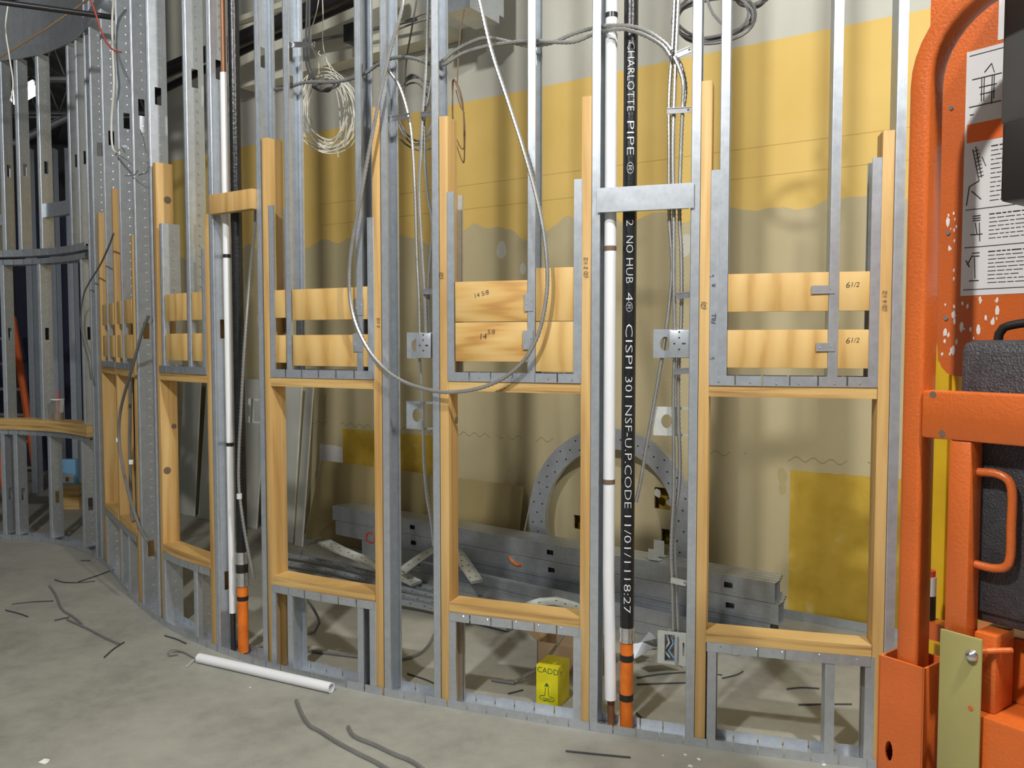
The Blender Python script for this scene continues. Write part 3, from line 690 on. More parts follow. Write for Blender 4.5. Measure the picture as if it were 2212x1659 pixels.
# ------------------------------------------------------------------ boxes on brackets
def plate_holes(o, ax, ay, az, w_, h_, holes_, th=.0015):
    """vertical plate with holes given as (cx, cz, rx, rz, round)"""
    mb = MB(); xs_ = sorted({0, w_} | {q[0] - q[2] for q in holes_} | {q[0] + q[2] for q in holes_}); 
    for i in range(len(xs_) - 1):
        m_ = (xs_[i] + xs_[i+1]) / 2; hh = [q for q in holes_ if q[0] - q[2] < m_ < q[0] + q[2]]
        if not hh: mb.box(o, ax, ay, az, (xs_[i], xs_[i+1]), (0, th), (0, h_)); continue
        q = hh[0]; n = 14 if q[4] else 1
        for k in range(n):
            a0, a1 = xs_[i] + (xs_[i+1] - xs_[i]) * k / n, xs_[i] + (xs_[i+1] - xs_[i]) * (k + 1) / n
            am = (a0 + a1) / 2; dz = q[3] * (math.sqrt(max(0, 1 - ((am - q[0]) / q[2]) ** 2)) if q[4] else 1)
            mb.box(o, ax, ay, az, (a0, a1), (0, th), (0, q[1] - dz)); mb.box(o, ax, ay, az, (a0, a1), (0, th), (q[1] + dz, h_))
    return mb
def bracket_box(x0, y0, x1, y1, label, n=.035):
    a, c = on_wall(x0, y1, n), on_wall(x1, y0, n); p, T, N = wall_pt(tx((x0 + x1) / 2)); w_ = (Vector((c.x - a.x, c.y - a.y, 0))).length; h_ = c.z - a.z
    t = thing('bracket_box', label, 'junction box', a, 'junction boxes on brackets')
    plate_holes(a, T, N, UZ, w_, h_, [(w_ * .32, h_ * .5, w_ * .14, h_ * .24, True)]).build('bracket_plate', 'galv', t)
    mb = MB(); mb.box(a, T, N, UZ, (w_ * .46, w_), (-.028, -.001), (.002, h_ - .004)); bx = mb.build('box', 'galv', t, .002)
    k = MB()
    for u_, v_ in ((.6, .5), (.73, .3), (.73, .7), (.83, .5), (.88, .5), (.73, .9)): k.tube([a + T * (w_ * u_) + UZ * (h_ * v_) - N * .0285, a + T * (w_ * u_) + UZ * (h_ * v_) - N * .0275], .0035, 8)
    k.build('screw_hole_shade', 'gap', bx)['kind'] = 'stuff'  # shade of the screw holes painted as dark discs, nothing is cut
bracket_box(879, 718, 937, 774, 'junction box on a bracket below the three armoured cables'); bracket_box(1411, 711, 1491, 773, 'junction box on a bracket behind the cables beside the lettered pipe')
def open_bracket(x0, y0, x1, y1, label, n=.06, mat='galv'):
    a, c = on_wall(x0, y1, n), on_wall(x1, y0, n); p, T, N = wall_pt(tx((x0 + x1) / 2)); w_ = (Vector((c.x - a.x, c.y - a.y, 0))).length; h_ = c.z - a.z
    mb = plate_holes(a, T, N, UZ, w_, h_, [(w_ * .37, h_ * .5, w_ * .15, h_ * .24, True), (w_ * .82, h_ * .5, w_ * .17, h_ * .42, False)])
    tag(mb.build('mounting_bracket', mat), label, 'bracket', 'open mounting brackets')
open_bracket(878, 868, 938, 926, 'open bracket with a round hole under the header beside the shiny stud', .076); open_bracket(1411, 880, 1490, 940, 'open bracket with raised rims beside the lettered pipe, below the junction box', .06, 'galv_pale')
open_bracket(523, 862, 560, 912, 'pale open bracket behind the plain drain pipe', .1, 'galv_pale')
a, c = on_wall(1420, 1432, .02), on_wall(1486, 1368, .02); p, T, N = wall_pt(tx(1455)); w_ = Vector((c.x - a.x, c.y - a.y, 0)).length; h_ = c.z - a.z
t = thing('outlet_box', 'open steel outlet box with coloured wires inside, near the floor', 'junction box', a)
plate_holes(a, T, N, UZ, w_, h_, [(w_ * .40, h_ * .5, w_ * .17, h_ * .4, False), (w_ * .86, h_ * .5, w_ * .03, h_ * .2, False)]).build('face_plate', 'galv_pale', t)
mb = MB(); x0, x1 = w_ * .22, w_ * .6
mb.box(a, T, N, UZ, (x0, x1), (.045, .047), (.005, h_ - .005)); mb.box(a, T, N, UZ, (x0, x0 + .002), (.002, .045), (.005, h_ - .005)); mb.box(a, T, N, UZ, (x1, x1 + .002), (.002, .045), (.005, h_ - .005)); mb.box(a, T, N, UZ, (x0, x1), (.002, .045), (.005, .007)); mb.build('back_box', 'galv', t)
mb = MB(); mb.box(a, T, N, UZ, (w_ * .57, w_ * .68), (-.012, -.001), (.012, h_ - .012)); mb.build('mud_ring_rim', 'galv', t, .002)
for k, m_ in enumerate(('white_wire', 'wire', 'blue', 'copper')):
    o = a + T * (w_ * (.28 + .07 * k)) + N * .02
    MB().tube(smooth_path([o + UZ * (h_ * .85), o + UZ * (h_ * .6) + T * .01, o + UZ * (h_ * .35) - T * .008, o + UZ * (h_ * .15) + T * .012]), .003, 6).build('wire', m_, t)

# ------------------------------------------------------------------ wires behind the wall
def coil(name, label, px, py, n, rx, rz, cnt, r, mat, tails):
    c = on_wall(px, py, n); q, T, N = wall_pt(tx(px)); mb = MB(); rnd = random.Random(len(label))
    for k in range(cnt):
        s = rnd.uniform(.8, 1.08); e = rnd.uniform(-.18, .18); ph = rnd.uniform(0, 6); dx, dz = rnd.uniform(-.12, .12) * rx, rnd.uniform(-.12, .1) * rz; tl = rnd.uniform(-.5, .5)
        pts = []
        for j in range(29):
            a = ph + 2 * math.pi * j / 28; x = rx * s * math.cos(a) * (1 + e) + dx; z = rz * s * math.sin(a) + dz
            pts.append(c + T * (x * math.cos(tl) - z * .12) + N * (x * math.sin(tl) * .7 + .01 * math.sin(3 * a + k)) + UZ * (z + x * .15 * e))
        mb.tube(pts, r, 5, caps=False)
    for tl in tails: mb.tube(smooth_path(W(tl, n), .03), r, 5)
    return tag(mb.build(name, mat), label, 'wire coil')
coil('wire_coil', 'tangled coil of thin white wires hanging behind the studs', 706, 240, .25, .155, .18, 16, .0026, 'white_wire',
     [[(693, -30), (684, 25), (671, 70), (672, 95), (690, 150), (668, 190), (655, 235)], [(696, -30), (698, 40), (697, 90), (703, 120), (720, 170), (733, 230), (735, 280)], [(690, 110), (660, 180), (655, 250)], [(670, 100), (720, 150), (740, 215), (745, 260)], [(757, 200), (765, 240), (762, 290), (745, 318), (733, 300)], [(700, 300), (707, 320), (725, 313), (731, 340)]])
coil('wire_coil', 'small grey coil of cable in the gap beside the three armoured cables', 900, 240, .25, .11, .155, 4, .0042, 'grey_wire', [[(905, -30), (890, 60), (878, 130), (873, 200)], [(935, 20), (890, 40), (862, 52)], [(940, 35), (900, 48), (862, 62)]])
coil('wire_coil', 'thin brown wire loop hung high on the wall right of the knotty jamb', 991, 255, .45, .03, .19, 2, .003, 'brown_wire', [[(1003, 20), (992, 90), (988, 180)], [(985, 195), (995, 230), (1003, 245)]])
coil('cable_coil', 'black cable ring lying on the armoured run beside the white wire coil', 702, 185, .095, .05, .022, 3, .005, 'wire', [[(664, -30), (662, 60), (660, 120), (668, 160), (682, 178)], [(669, -30), (668, 70), (667, 130), (680, 170)]])
coil('cable_coil', 'loose dark cable coil high up behind the strapped stud', 1535, 40, .35, .16, .09, 4, .006, 'grey_wire', [[(1520, -20), (1540, 30), (1570, 60)]])
coil('cable_coil', 'dark cable bow at the top of the wall behind the widest opening', 1625, -12, .5, .07, .05, 3, .006, 'grey_wire', [])

# ------------------------------------------------------------------ overhead pipes
def overhead(name, label, pts, r, mat, cat='pipe', seg=16): return tag(MB().tube(pts, r, seg).build(name, mat), label, cat)
overhead('sprinkler_pipe', 'black sprinkler pipe passing overhead in front of the far curved frame', [at(-120, -12, 4.6), at(292, 44, 5.2)], .0165, 'dark_pipe')
overhead('overhead_pipe', 'shiny dark pipe running high along the wall above the white wire coil', [on_back(330, 165, .55), on_back(465, 108, .55), on_back(770, -22, .55), on_back(840, -52, .55)], .055, 'dark_pipe')
overhead('overhead_pipe', 'thinner dark pipe with a bright fitting, below the shiny overhead pipe', [on_back(330, 205, .35), on_back(560, 92, .35), on_back(625, 66, .35), on_back(800, -12, .35)], .03, 'dark_pipe')
overhead('overhead_pipe', 'slim conduit bracketed just under the cream soffit', [on_back(660, 92, .3), on_back(765, 72, .3), on_back(900, 42, .3)], .012, 'grey_wire')
mb = MB(); p = on_back(764, 74, .3); mb.box(p, BD, BN, UZ, (-.05, .05), (-.05, .05), (-.06, .06)); tag(mb.build('conduit_box', 'dark_pipe', None, .004), 'dark square conduit box beside the cream soffit', 'junction box')
mb = MB(); mb.box(on_back(1000, 8, .6), BD, BN, UZ, (-.13, .05), (0, .3), (-.03, .02)); mb.box(on_back(1000, 8, .6), BD, BN, UZ, (-.3, .05), (0, .35), (.02, .3)); tag(mb.build('duct', 'galv'), 'corner of a galvanised duct above the cream soffit', 'duct')
fp = [at(30, 310, 8.7), at(150, 252, 8.7), at(260, 195, 8.7), at(400, 140, 8.7)]
t = thing('far_pipe', 'long grey pipe sloping up in the dark hall behind the far frame', 'pipe', fp[0]); MB().tube(fp, .04, 14).build('pipe', 'galv', t)
for q in (fp[0], fp[2]): MB().tube([q + UZ * .03, Vector((q.x, q.y, 5.12))], .006, 6).build('hanger_rod', 'dark_pipe', t)
overhead('hanging_wire', 'thin red wire drooping from the overhead pipe', smooth_path([at(190, -15, 4.55), at(205, 25, 4.55), at(218, 65, 4.55), at(232, 95, 4.55), at(248, 110, 4.55), at(262, 113, 4.55)]), .005, 'red_wire', 'wire', 6)
overhead('hanger_rod', 'brown rod slanting up towards the sprinkler pipe', [at(-10, 130, 5.4), at(100, 62, 5.4), at(192, -2, 5.4)], .006, 'brown_wire', 'rod', 6)
overhead('hanging_wire', 'pale wire hanging in front of the curved top track', smooth_path([at(18, 5, 5.0), at(12, 60, 5.0), at(20, 120, 5.0), at(28, 175, 5.0), at(26, 205, 5.0), at(22, 218, 5.0)]), .004, 'white_wire', 'wire', 6)
# hanging shop light in the far hall
c = at(54, 206, 9.5); t = thing('shop_light', 'bright lamp glowing in the dark hall behind the far frame', 'lamp', c)
mb = MB(); mb.tube([c + Vector((-.13, 0, -.07)), c + Vector((.13, 0, .07))], .055, 14); mb.build('tube', 'glow', t)
mb = MB(); mb.box(c, Vector((.88, 0, .47)), UY, Vector((-.47, 0, .88)), (-.2, .2), (-.1, .1), (.06, .1)); mb.build('hood', 'dark_pipe', t)
# high-bay lamp above and behind the viewer: the room's working light
L = Vector(LAMP); t = thing('high_bay_lamp', 'round high-bay lamp hanging from the ceiling deck', 'lamp', L)
mb = MB(); mb.tube([L + UZ * .08, L + UZ * .2, L + UZ * .38], [.30, .22, .08], 24); mb.build('reflector', 'alu', t)
MB().tube([L + UZ * .38, L + UZ * .78], .012, 8).build('stem', 'dark_pipe', t)
def lamp_light(parent, energy, size):
    ld = bpy.data.lights.new('high_bay_lamp_offscreen', 'POINT'); ld.energy = energy; ld.shadow_soft_size = size; ld.color = (1.0, .985, .94)
    lo = bpy.data.objects.new('high_bay_lamp_offscreen', ld); COL.objects.link(lo); lo.parent = parent
lamp_light(t, LAMP_W[0], .09)
q = Vector(LAMP2); t = thing('high_bay_lamp', 'round high-bay lamp over the open floor nearer the curved wall', 'lamp', q)
MB().tube([q + UZ * .08, q + UZ * .2, q + UZ * .38], [.30, .22, .08], 24).build('reflector', 'alu', t); MB().tube([q + UZ * .38, q + UZ * .55], .012, 8).build('stem', 'dark_pipe', t)
lamp_light(t, LAMP_W[1], .12)

# ------------------------------------------------------------------ store behind the wall
# stack of lying studs
SA, SB = Vector((-1.28, 5.86, 0)), Vector((1.27, 3.95, 0)); SD = (SB - SA).normalized(); SN = Vector((-SD.y, SD.x, 0)); SL = (SB - SA).length
def lying_stud(off, z, s0, s1, label, kos=(), face=True, hgt=.1, wd=.042):
    mb = MB(); o = SA + SN * off; e = .0016
    zz = [(k, k + .045) for k in kos]; x = s0
    for k0, k1 in zz + [(s1, s1)]:
        mb.box(o, SD, SN, UZ, (x, k0), (0, e), (z, z + hgt))
        if k1 > k0: mb.box(o, SD, SN, UZ, (k0, k1), (0, e), (z, z + hgt * .36)); mb.box(o, SD, SN, UZ, (k0, k1), (0, e), (z + hgt * .64, z + hgt)); mb.box(o, SD, SN, UZ, (k1, k1 + .016), (-.0002, e), (z + hgt * .36, z + hgt * .64)) if False else None
        x = k1
    mb.box(o, SD, SN, UZ, (s0, s1), (e, wd), (z, z + e)); mb.box(o, SD, SN, UZ, (s0, s1), (e, wd), (z + hgt - e, z + hgt))
    mb.box(o, SD, SN, UZ, (s0, s1), (wd - e, wd), (z, z + .012)); mb.box(o, SD, SN, UZ, (s0, s1), (wd - e, wd), (z + hgt - .012, z + hgt))
    for q in (.2, .8): mb.box(o, SD, SN, UZ, (s0, s1), (-.0012, 0), (z + hgt * q, z + hgt * q + .004))
    return tag(mb.build('loose_stud', 'galv'), label, 'stud', 'loose studs stacked along the back wall')
def skos(*px): return sorted(((on_stack(p) - SA).dot(SD)) for p in px)
def on_stack(px, z=.3):
    lo_, hi_ = 0.0, SL
    for _ in range(40):
        m_ = (lo_ + hi_) / 2; q = SA + SD * m_
        if CX + F * q.x / q.y < px: lo_ = m_
        else: hi_ = m_
    return SA + SD * lo_
k1 = skos(883, 1182, 1570); k2 = [k + .01 for k in k1]
lying_stud(0, .238, 0, SL, 'front top stud of the stack on the floor, dark knockouts in its face', k1)
lying_stud(0, .136, .03, SL + .02, 'front lower stud of the stack on the floor, under the top one', k2)
for r_ in range(2):
    for k in range(3):
        lying_stud(.044 * (k + 1), .238 - .102 * r_, .01 * k, SL + .02 * r_ - .01 * k, '%s stud counted back from the front one in the %s row of the stack' % (('second', 'third', 'rearmost')[k], ('top', 'lower')[r_]), [])
lying_stud(-.16, .002, .9, SL - .12, 'lowest stud at the front of the stack, its sawn end by the floor', [], hgt=.06); lying_stud(-.16, .064, 1.0, SL - .10, 'second lowest stud at the front of the stack', [], hgt=.06)
lying_stud(-.105, .002, .7, SL - .2, 'stud lying flat under the front edge of the stack', [], hgt=.06)
for k in range(3): lying_stud(.06 * k, .002, .3, SL - .02, '%s of the bottom studs carrying the stack on the floor' % ('foremost', 'middle', 'rearmost')[k], [], hgt=.132)
o = SA + UZ * .238 - SN * .0016
def stack_mark(px, py, body, size, mat, lab):
    r_ = ray(px, py); k = (SA - SN * .0035 - CAM).dot(SN) / r_.dot(SN); p = CAM + r_ * k
    return tag(lettering(body, size, p, SD, UZ, mat, None, 'spray_mark'), lab, 'marking')
stack_mark(788, 1172, 'CO', .12, 'red', 'red spray-painted letters on the face of the stud stack')
for q in ([(1100, 1203), (1106, 1213), (1118, 1221), (1126, 1219)],):
    pts = []
    for px, py in q:
        r_ = ray(px, py); k = (SA - SN * .003 - CAM).dot(SN) / r_.dot(SN); pts.append(CAM + r_ * k)
    tag(MB().tube(smooth_path(pts, .01), .008, 6).build('spray_mark', 'orange_pipe'), 'orange crayon curl on the face of the stud stack', 'marking')

# leaning boards
def sheet(corners, th, mat, label, name='drywall_sheet', edge=True):
    a, b_, c_, d_ = corners; nrm = (b_ - a).cross(d_ - a).normalized()
    if nrm.y < 0: nrm = -nrm
    t = thing(name, label, 'board', Vector((a.x, a.y, 0)), 'boards leaning at the back wall')
    MB().hexa([a, b_, b_ + nrm * th, a + nrm * th, d_, c_, c_ + nrm * th, d_ + nrm * th]).build('sheet', mat, t)
    if edge:
        e = (d_ - a); u_ = (b_ - a).normalized()
        for s, k in ((a, -1), (b_, 1)):
            MB().hexa([s, s + u_ * .004 * k, s + u_ * .004 * k + nrm * th, s + nrm * th, s + e, s + e + u_ * .004 * k, s + e + u_ * .004 * k + nrm * th, s + e + nrm * th]).build('cut_edge', 'drywall_edge', t)
    return t
def lean(pxl, pxr, off0, off1, zt, zl=None, mat='drywall', label='', th=.013, sh=.02):
    a = on_back(pxl, 1100, off0); b_ = on_back(pxr, 1100, off0); A = (Vector((a.x, a.y, 0)) - BO).dot(BD); Bq = (Vector((b_.x, b_.y, 0)) - BO).dot(BD)
    P = lambda k, off, z: BO + BD * k - BN * off + UZ * z
    return sheet([P(A, off0, .002), P(Bq, off0, .002), P(Bq + .02, off1, zl or zt), P(A + sh, off1, zt)], th, mat, label)
lean(658, 1110, .19, .11, .60, .575, 'drywall_brown', 'wide brown paper-faced board leaning behind the stud stack', sh=.10)
lean(588, 630, .36, .26, 1.27, None, 'drywall', 'tall pale drywall strip leaning beside the wide brown board'); lean(636, 650, .40, .28, 1.27, None, 'drywall', 'slim second strip leaning over the tall pale drywall strip')
lean(384, 418, .18, .10, 1.24, None, 'drywall', 'grey drywall piece leaning at the far end of the wall'); lean(428, 470, .20, .10, 1.20, None, 'drywall', 'grey drywall offcut with pale edges next to the far end piece'); lean(500, 552, .20, .10, 1.2, None, 'drywall', 'grey drywall board leaning behind the plain drain pipe')

# bent flexible track: arch against the wall
def flex_track(path, up_fn, wd, leg, mat, label, dots=True, name='flexible_track', grp='flexible perforated tracks'):
    t = thing(name, label, 'track', path[0], grp); mb = MB(); n = len(path)
    def fr(k):
        d = (path[min(k+1, n-1)] - path[max(k-1, 0)]).normalized(); u_ = up_fn(k); a = d.cross(u_).normalized(); return d, a, u_
    prof = [(-wd/2, leg), (-wd/2, 0), (wd/2, 0), (wd/2, leg), (wd/2 - .003, leg), (wd/2 - .003, -.003 + .006), (-wd/2 + .003, .003), (-wd/2 + .003, leg)]
    i = 0; m_ = len(prof)
    for k in range(n):
        d, a, u_ = fr(k)
        for x, y in prof: mb.v.append(path[k] + a * x * (1 if k % 2 else .965) + u_ * y)
    for k in range(n - 1):
        for j in range(m_): mb.f.append((k*m_ + j, k*m_ + (j+1) % m_, (k+1)*m_ + (j+1) % m_, (k+1)*m_ + j))
    mb.f += [tuple(range(m_)), tuple(range((n-1)*m_, n*m_))]
    mb.build('channel', mat, t)
    if dots:
        db = MB()
        for k in range(1, n - 1):
            d, a, u_ = fr(k)
            for s in ((-.25, .25) if k % 2 else (.0,)):
                c_ = path[k] + a * wd * s - u_ * .0006; db.tube([c_ - u_ * .0008, c_ + u_ * .0008], .0055, 6)
        o_ = db.build('punched_hole_shade', 'gap', t); o_['kind'] = 'stuff'  # dark discs imitate shaded holes, the channel web stays solid
    return t
ac = on_back(1320, 1120, .10); path = []
for k in range(35):
    a = math.pi * 1.16 - k * math.pi * 1.32 / 34; rad = .46
    path.append(ac + BD * math.cos(a) * rad * 1.06 + UZ * (math.sin(a) * rad * 1.05) - BN * (.06 - .06 * math.sin(a)))
flex_track([p for p in path if p.z > .02], lambda k: BN, .125, .035, 'galv', 'flexible steel track bent into an arch against the beige wall')
G = lambda l, z: [ground(x, y, z) for x, y in l]
def ribbon(pts, wd, mat, label, leg=.012, dots=True):
    p = smooth_path(pts, .045); flex_track(p, lambda k: UZ * -1, wd, -leg, mat, label, dots)
ribbon([ground(700, 1172, .20), ground(735, 1190, .18), ground(790, 1212, .14), ground(850, 1238, .10), ground(900, 1262, .06)], .10, 'galv_pale', 'pale perforated track strip sloping down from the stack beside the brown board')
ribbon([ground(868, 1236, .13), ground(905, 1208, .19), ground(945, 1186, .24), ground(980, 1192, .24), ground(1005, 1222, .19), ground(1030, 1258, .12)], .085, 'galv_pale', 'pale perforated track strip bent into a hump at the knotty jamb')
ribbon([ground(1130, 1318, .14), ground(1165, 1302, .17), ground(1200, 1300, .18), ground(1240, 1312, .16), ground(1262, 1326, .14)], .09, 'galv_pale', 'pale perforated track piece arching behind the sill over the yellow box')
for k, (dy, lab) in enumerate(((0, 'dark perforated track lying nearest the stack on the floor'), (17, 'second dark perforated track on the floor, next to the one nearest the stack'), (34, 'third dark perforated track on the floor, away from the stack'), (50, 'outermost dark perforated track on the floor'))):
    ribbon([ground(612, 1200 + dy, .03), ground(700, 1215 + dy, .03), ground(800, 1240 + dy, .035), ground(930, 1275 + dy * .8, .03), ground(1100, 1318 + dy * .8, .02)], .06, 'galv', lab)
for q, lab in (([(655, 1195), (660, 1178), (675, 1165), (695, 1160)], 'short grey metal strip bent up beside the brown board'),):
    p = smooth_path([ground(x, y, .05) for x, y in q], .03); mb = MB(); mb.sweep(p, [(-.02, -.001), (.02, -.001), (.02, .001), (-.02, .001)], lambda k: (UY, UZ)); tag(mb.build('metal_strip', 'galv'), lab, 'strip')
# small angle offcuts by the arch
for k, (px, py) in enumerate(((1408, 1165), (1412, 1205))):
    p = on_stack(px) + SN * (.10 - .085 * k) + UZ * .342; mb = MB(); mb.box(p, BD, BN, UZ, (-.03, .03), (0, .002), (0, .09 - .03 * k)); mb.box(p, BD, BN, UZ, (-.03, .03), (0, .05), (0, .002))
    tag(mb.build('angle_offcut', 'galv_pale'), ('upright angle offcut on top of the stud stack inside the arch', 'low angle offcut on top of the stud stack inside the arch')[k], 'bracket')
# crumpled sheet metal scraps behind the outlet box
rnd = random.Random(3)
for k, (px, py) in enumerate(((1402, 1408), (1388, 1432), (1428, 1452))):
    c = ground(px, py, .0); mb = MB()
    pts = [c + Vector((math.cos(a) * rnd.uniform(.05, .11), math.sin(a) * rnd.uniform(.03, .06), .004 + rnd.uniform(0, .09))) for a in [q * 1.05 for q in range(6)]]
    mb.v = pts + [c + UZ * .1] + [p - UZ * .002 for p in pts] + [c + UZ * .097]; mb.f = [(j, (j+1) % 6, 6) for j in range(6)] + [(7 + (j+1) % 6, 7 + j, 13) for j in range(6)] + [(j, 7 + j, 7 + (j+1) % 6, (j+1) % 6) for j in range(6)]
    tag(mb.build('metal_scrap', 'galv'), ('crumpled steel scrap behind the foot of the lettered pipe', 'folded steel scrap beside the orange pipe foot', 'flattened steel scrap under the outlet box')[k], 'scrap')

# yellow box and open cardboard box
pA, pB = ground(1158, 1522), ground(1205, 1532); ax = Vector((pB.x - pA.x, pB.y - pA.y, 0)).normalized(); ay = Vector((-ax.y, ax.x, 0))
t = thing('yellow_box', 'yellow printed carton standing on the floor behind the floor track', 'box', pA)
wx = (pB - pA).length; wy = .125; hz = .17; o = pA.copy()
MB().box(o, ax, ay, UZ, (0, wx), (0, wy), (0, hz)).build('carton', 'box_yellow', t, .002)
lettering('CADDY', .034, o + ax * .004 - ay * .0008 + UZ * (hz - .03), ax, UZ, 'green_ink', t)
mb = MB(); q = o + ax * (wx * .5) - ay * .001
for pts in ([(-.012, .085), (0, .1), (.012, .085)], [(-.006, .082), (-.008, .05)], [(.006, .082), (.008, .05)], [(-.008, .048), (-.03, .042), (-.034, .033), (-.02, .026), (0, .03), (.02, .026), (.034, .033), (.03, .042), (.008, .048)], [(-.02, .036), (.02, .036)], [(-.014, .022), (.0, .028), (.014, .022)]):
    mb.tube([q + ax * x + UZ * z for x, z in pts], .0014, 4)
mb.cone(q + UZ * .092, -ay, .008, .001, 8); mb.build('emblem', 'green_ink', t)
pc = ground(1160, 1445); t = thing('cardboard_box', 'open brown cardboard box behind the yellow carton', 'box', pc)
mb = MB(); W_, D_, H_ = .30, .22, .13
for x, y in (((0, W_), (0, .005)), ((0, W_), (D_ - .005, D_)), ((0, .005), (0, D_)), ((W_ - .005, W_), (0, D_))): mb.box(pc, ax, ay, UZ, x, y, (.003, H_))
mb.box(pc, ax, ay, UZ, (0, W_), (0, D_), (0, .003)); mb.build('tray', 'card', t)
MB().hexa([pc + UZ * H_, pc + ay * D_ + UZ * H_, pc + ay * D_ + UZ * (H_ + .003), pc + UZ * (H_ + .003), pc - ax * .07 + UZ * (H_ + .05), pc - ax * .07 + ay * D_ + UZ * (H_ + .05), pc - ax * .07 + ay * D_ + UZ * (H_ + .053), pc - ax * .07 + UZ * (H_ + .053)]).build('flap', 'card', t)
# scraps on the floor behind the wall
cable('armoured_cable', 'armoured tail leaning over the cardboard box onto the floor', [ground(1228, 1352, .28), ground(1195, 1405, .17), ground(1165, 1440, .085), ground(1130, 1462, .03), ground(1112, 1474, .008)], .0075)
cable('armoured_cable', 'short dark cable end flat on the floor left of the yellow carton', G([(1062, 1468), (1085, 1472), (1112, 1476)], .007), .0075, mat='grey_wire')
cable('armoured_cable', 'grey cable curling across the floor behind the shiny stud', G([(530, 1398), (580, 1395), (640, 1402), (720, 1412), (790, 1420), (860, 1424), (900, 1415), (925, 1395), (938, 1370)], .008), .007, False, 'grey_wire')
cable('armoured_cable', 'grey cable hooking down below the sill of the three-board opening', [ground(660, 1290, .22), ground(680, 1320, .14), ground(690, 1345, .06), ground(680, 1365, .01), ground(660, 1368, .008)], .007, False, 'grey_wire')
GW = 'wire offcuts on the floor behind the wall'
for q in ([(1700, 1488), (1730, 1485), (1770, 1487)], [(1725, 1522), (1780, 1521), (1840, 1521)], [(1375, 1464), (1430, 1456), (1500, 1452), (1560, 1458)], [(1375, 1478), (1440, 1476), (1500, 1474)], [(1560, 1465), (1590, 1458), (1605, 1450)], [(880, 1455), (920, 1468), (938, 1476)], [(1098, 1498), (1115, 1494), (1130, 1490)], [(1375, 1540), (1388, 1552), (1394, 1566)]):
    cable('wire_offcut', 'thin dark wire offcut on the floor behind the framed wall', G(q, .004), .0032, False, 'wire', group=GW, cat='wire')

# scraps on the floor in front
cable('floor_cable', 'longer armoured cable offcut snaking over the concrete in front of the wall', G([(640, 1512), (652, 1542), (668, 1566), (692, 1580), (730, 1604), (775, 1628), (815, 1648), (870, 1682)], .008), .0075)
cable('floor_cable', 'shorter armoured cable offcut beside the longer one on the concrete', G([(752, 1569), (760, 1585), (775, 1595), (810, 1609), (850, 1628), (890, 1645), (940, 1680)], .008), .0075)
GF = 'wire offcuts on the open floor'
for q in ([(118, 1252), (140, 1258), (175, 1258), (205, 1255)], [(168, 1257), (205, 1245), (246, 1230)], [(25, 1305), (70, 1300), (115, 1298)], [(12, 1318), (40, 1325), (60, 1332)], [(268, 1387), (245, 1402), (225, 1420)], [(1222, 1622), (1290, 1629), (1362, 1636)], [(356, 1373), (380, 1380), (402, 1390)], [(175, 1211), (195, 1211)], [(118, 1340), (150, 1333)]):
    cable('wire_offcut', 'thin dark wire offcut on the open concrete floor', G(q, .004), .0034, False, 'wire', group=GF, cat='wire')
cable('wire_offcut', 'bent dark wire offcut beside the longest straight wire on the floor', G([(107, 1266), (120, 1285), (133, 1315), (155, 1330), (178, 1348)], .006), .006, False, 'grey_wire', cat='wire')
cable('wire_offcut', 'longest straight dark wire offcut on the open floor', G([(145, 1338), (190, 1358), (225, 1376), (258, 1391)], .006), .006, False, 'grey_wire', cat='wire')
rnd = random.Random(5)
for (px, py, s) in ((96, 1645, .016), (965, 1527, .006), (1510, 1640, .008), (1480, 1630, .006), (1492, 1655, .009), (1432, 1632, .005), (1545, 1604, .006), (1780, 1652, .007), (150, 1152, .012), (540, 1485, .005)):
    c = ground(px, py); mb = MB(); mb.cone(c, UZ, s, s * .7, 7); mb.v = [v + Vector((rnd.uniform(-.3, .3) * s, rnd.uniform(-.3, .3) * s, 0)) for v in mb.v]
    tag(mb.build('plaster_crumb', 'debris'), 'small white crumb of debris on the concrete floor', 'debris', 'white crumbs on the floor')

# ------------------------------------------------------------------ hall behind the far frame
lx = thing('step_ladder', 'orange fibreglass ladder leaning in the dark hall', 'ladder', at(70, 905, 8.6))
for dx in (0, .0):
    pass
a0, a1 = at(72, 980, 8.5), at(27, 685, 8.9); a0.z = max(a0.z, 0)
q = (a1 - a0).normalized(); a0 = a0 - q * (a0.z / q.z)
for k, off in enumerate((Vector((0, 0, 0)), Vector((-.42, .1, 0)))):
    mb = MB(); mb.tube([a0 + off, a1 + off], .035, 6); mb.smooth = False; mb.build('rail', 'ladder', lx)
for k in range(6):
    c = a0.lerp(a1, .12 + .15 * k); MB().tube([c, c + Vector((-.42, .1, 0))], .018, 8).build('rung', 'alu', lx)
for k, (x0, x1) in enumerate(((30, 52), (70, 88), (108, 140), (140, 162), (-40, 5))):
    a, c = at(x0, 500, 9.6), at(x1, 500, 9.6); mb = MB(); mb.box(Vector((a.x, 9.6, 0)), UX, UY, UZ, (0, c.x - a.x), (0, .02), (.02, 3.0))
    tag(mb.build('navy_sheet', 'navy'), 'upright navy sheet standing in the dark hall behind the far frame', 'sheet', 'navy sheets in the hall')
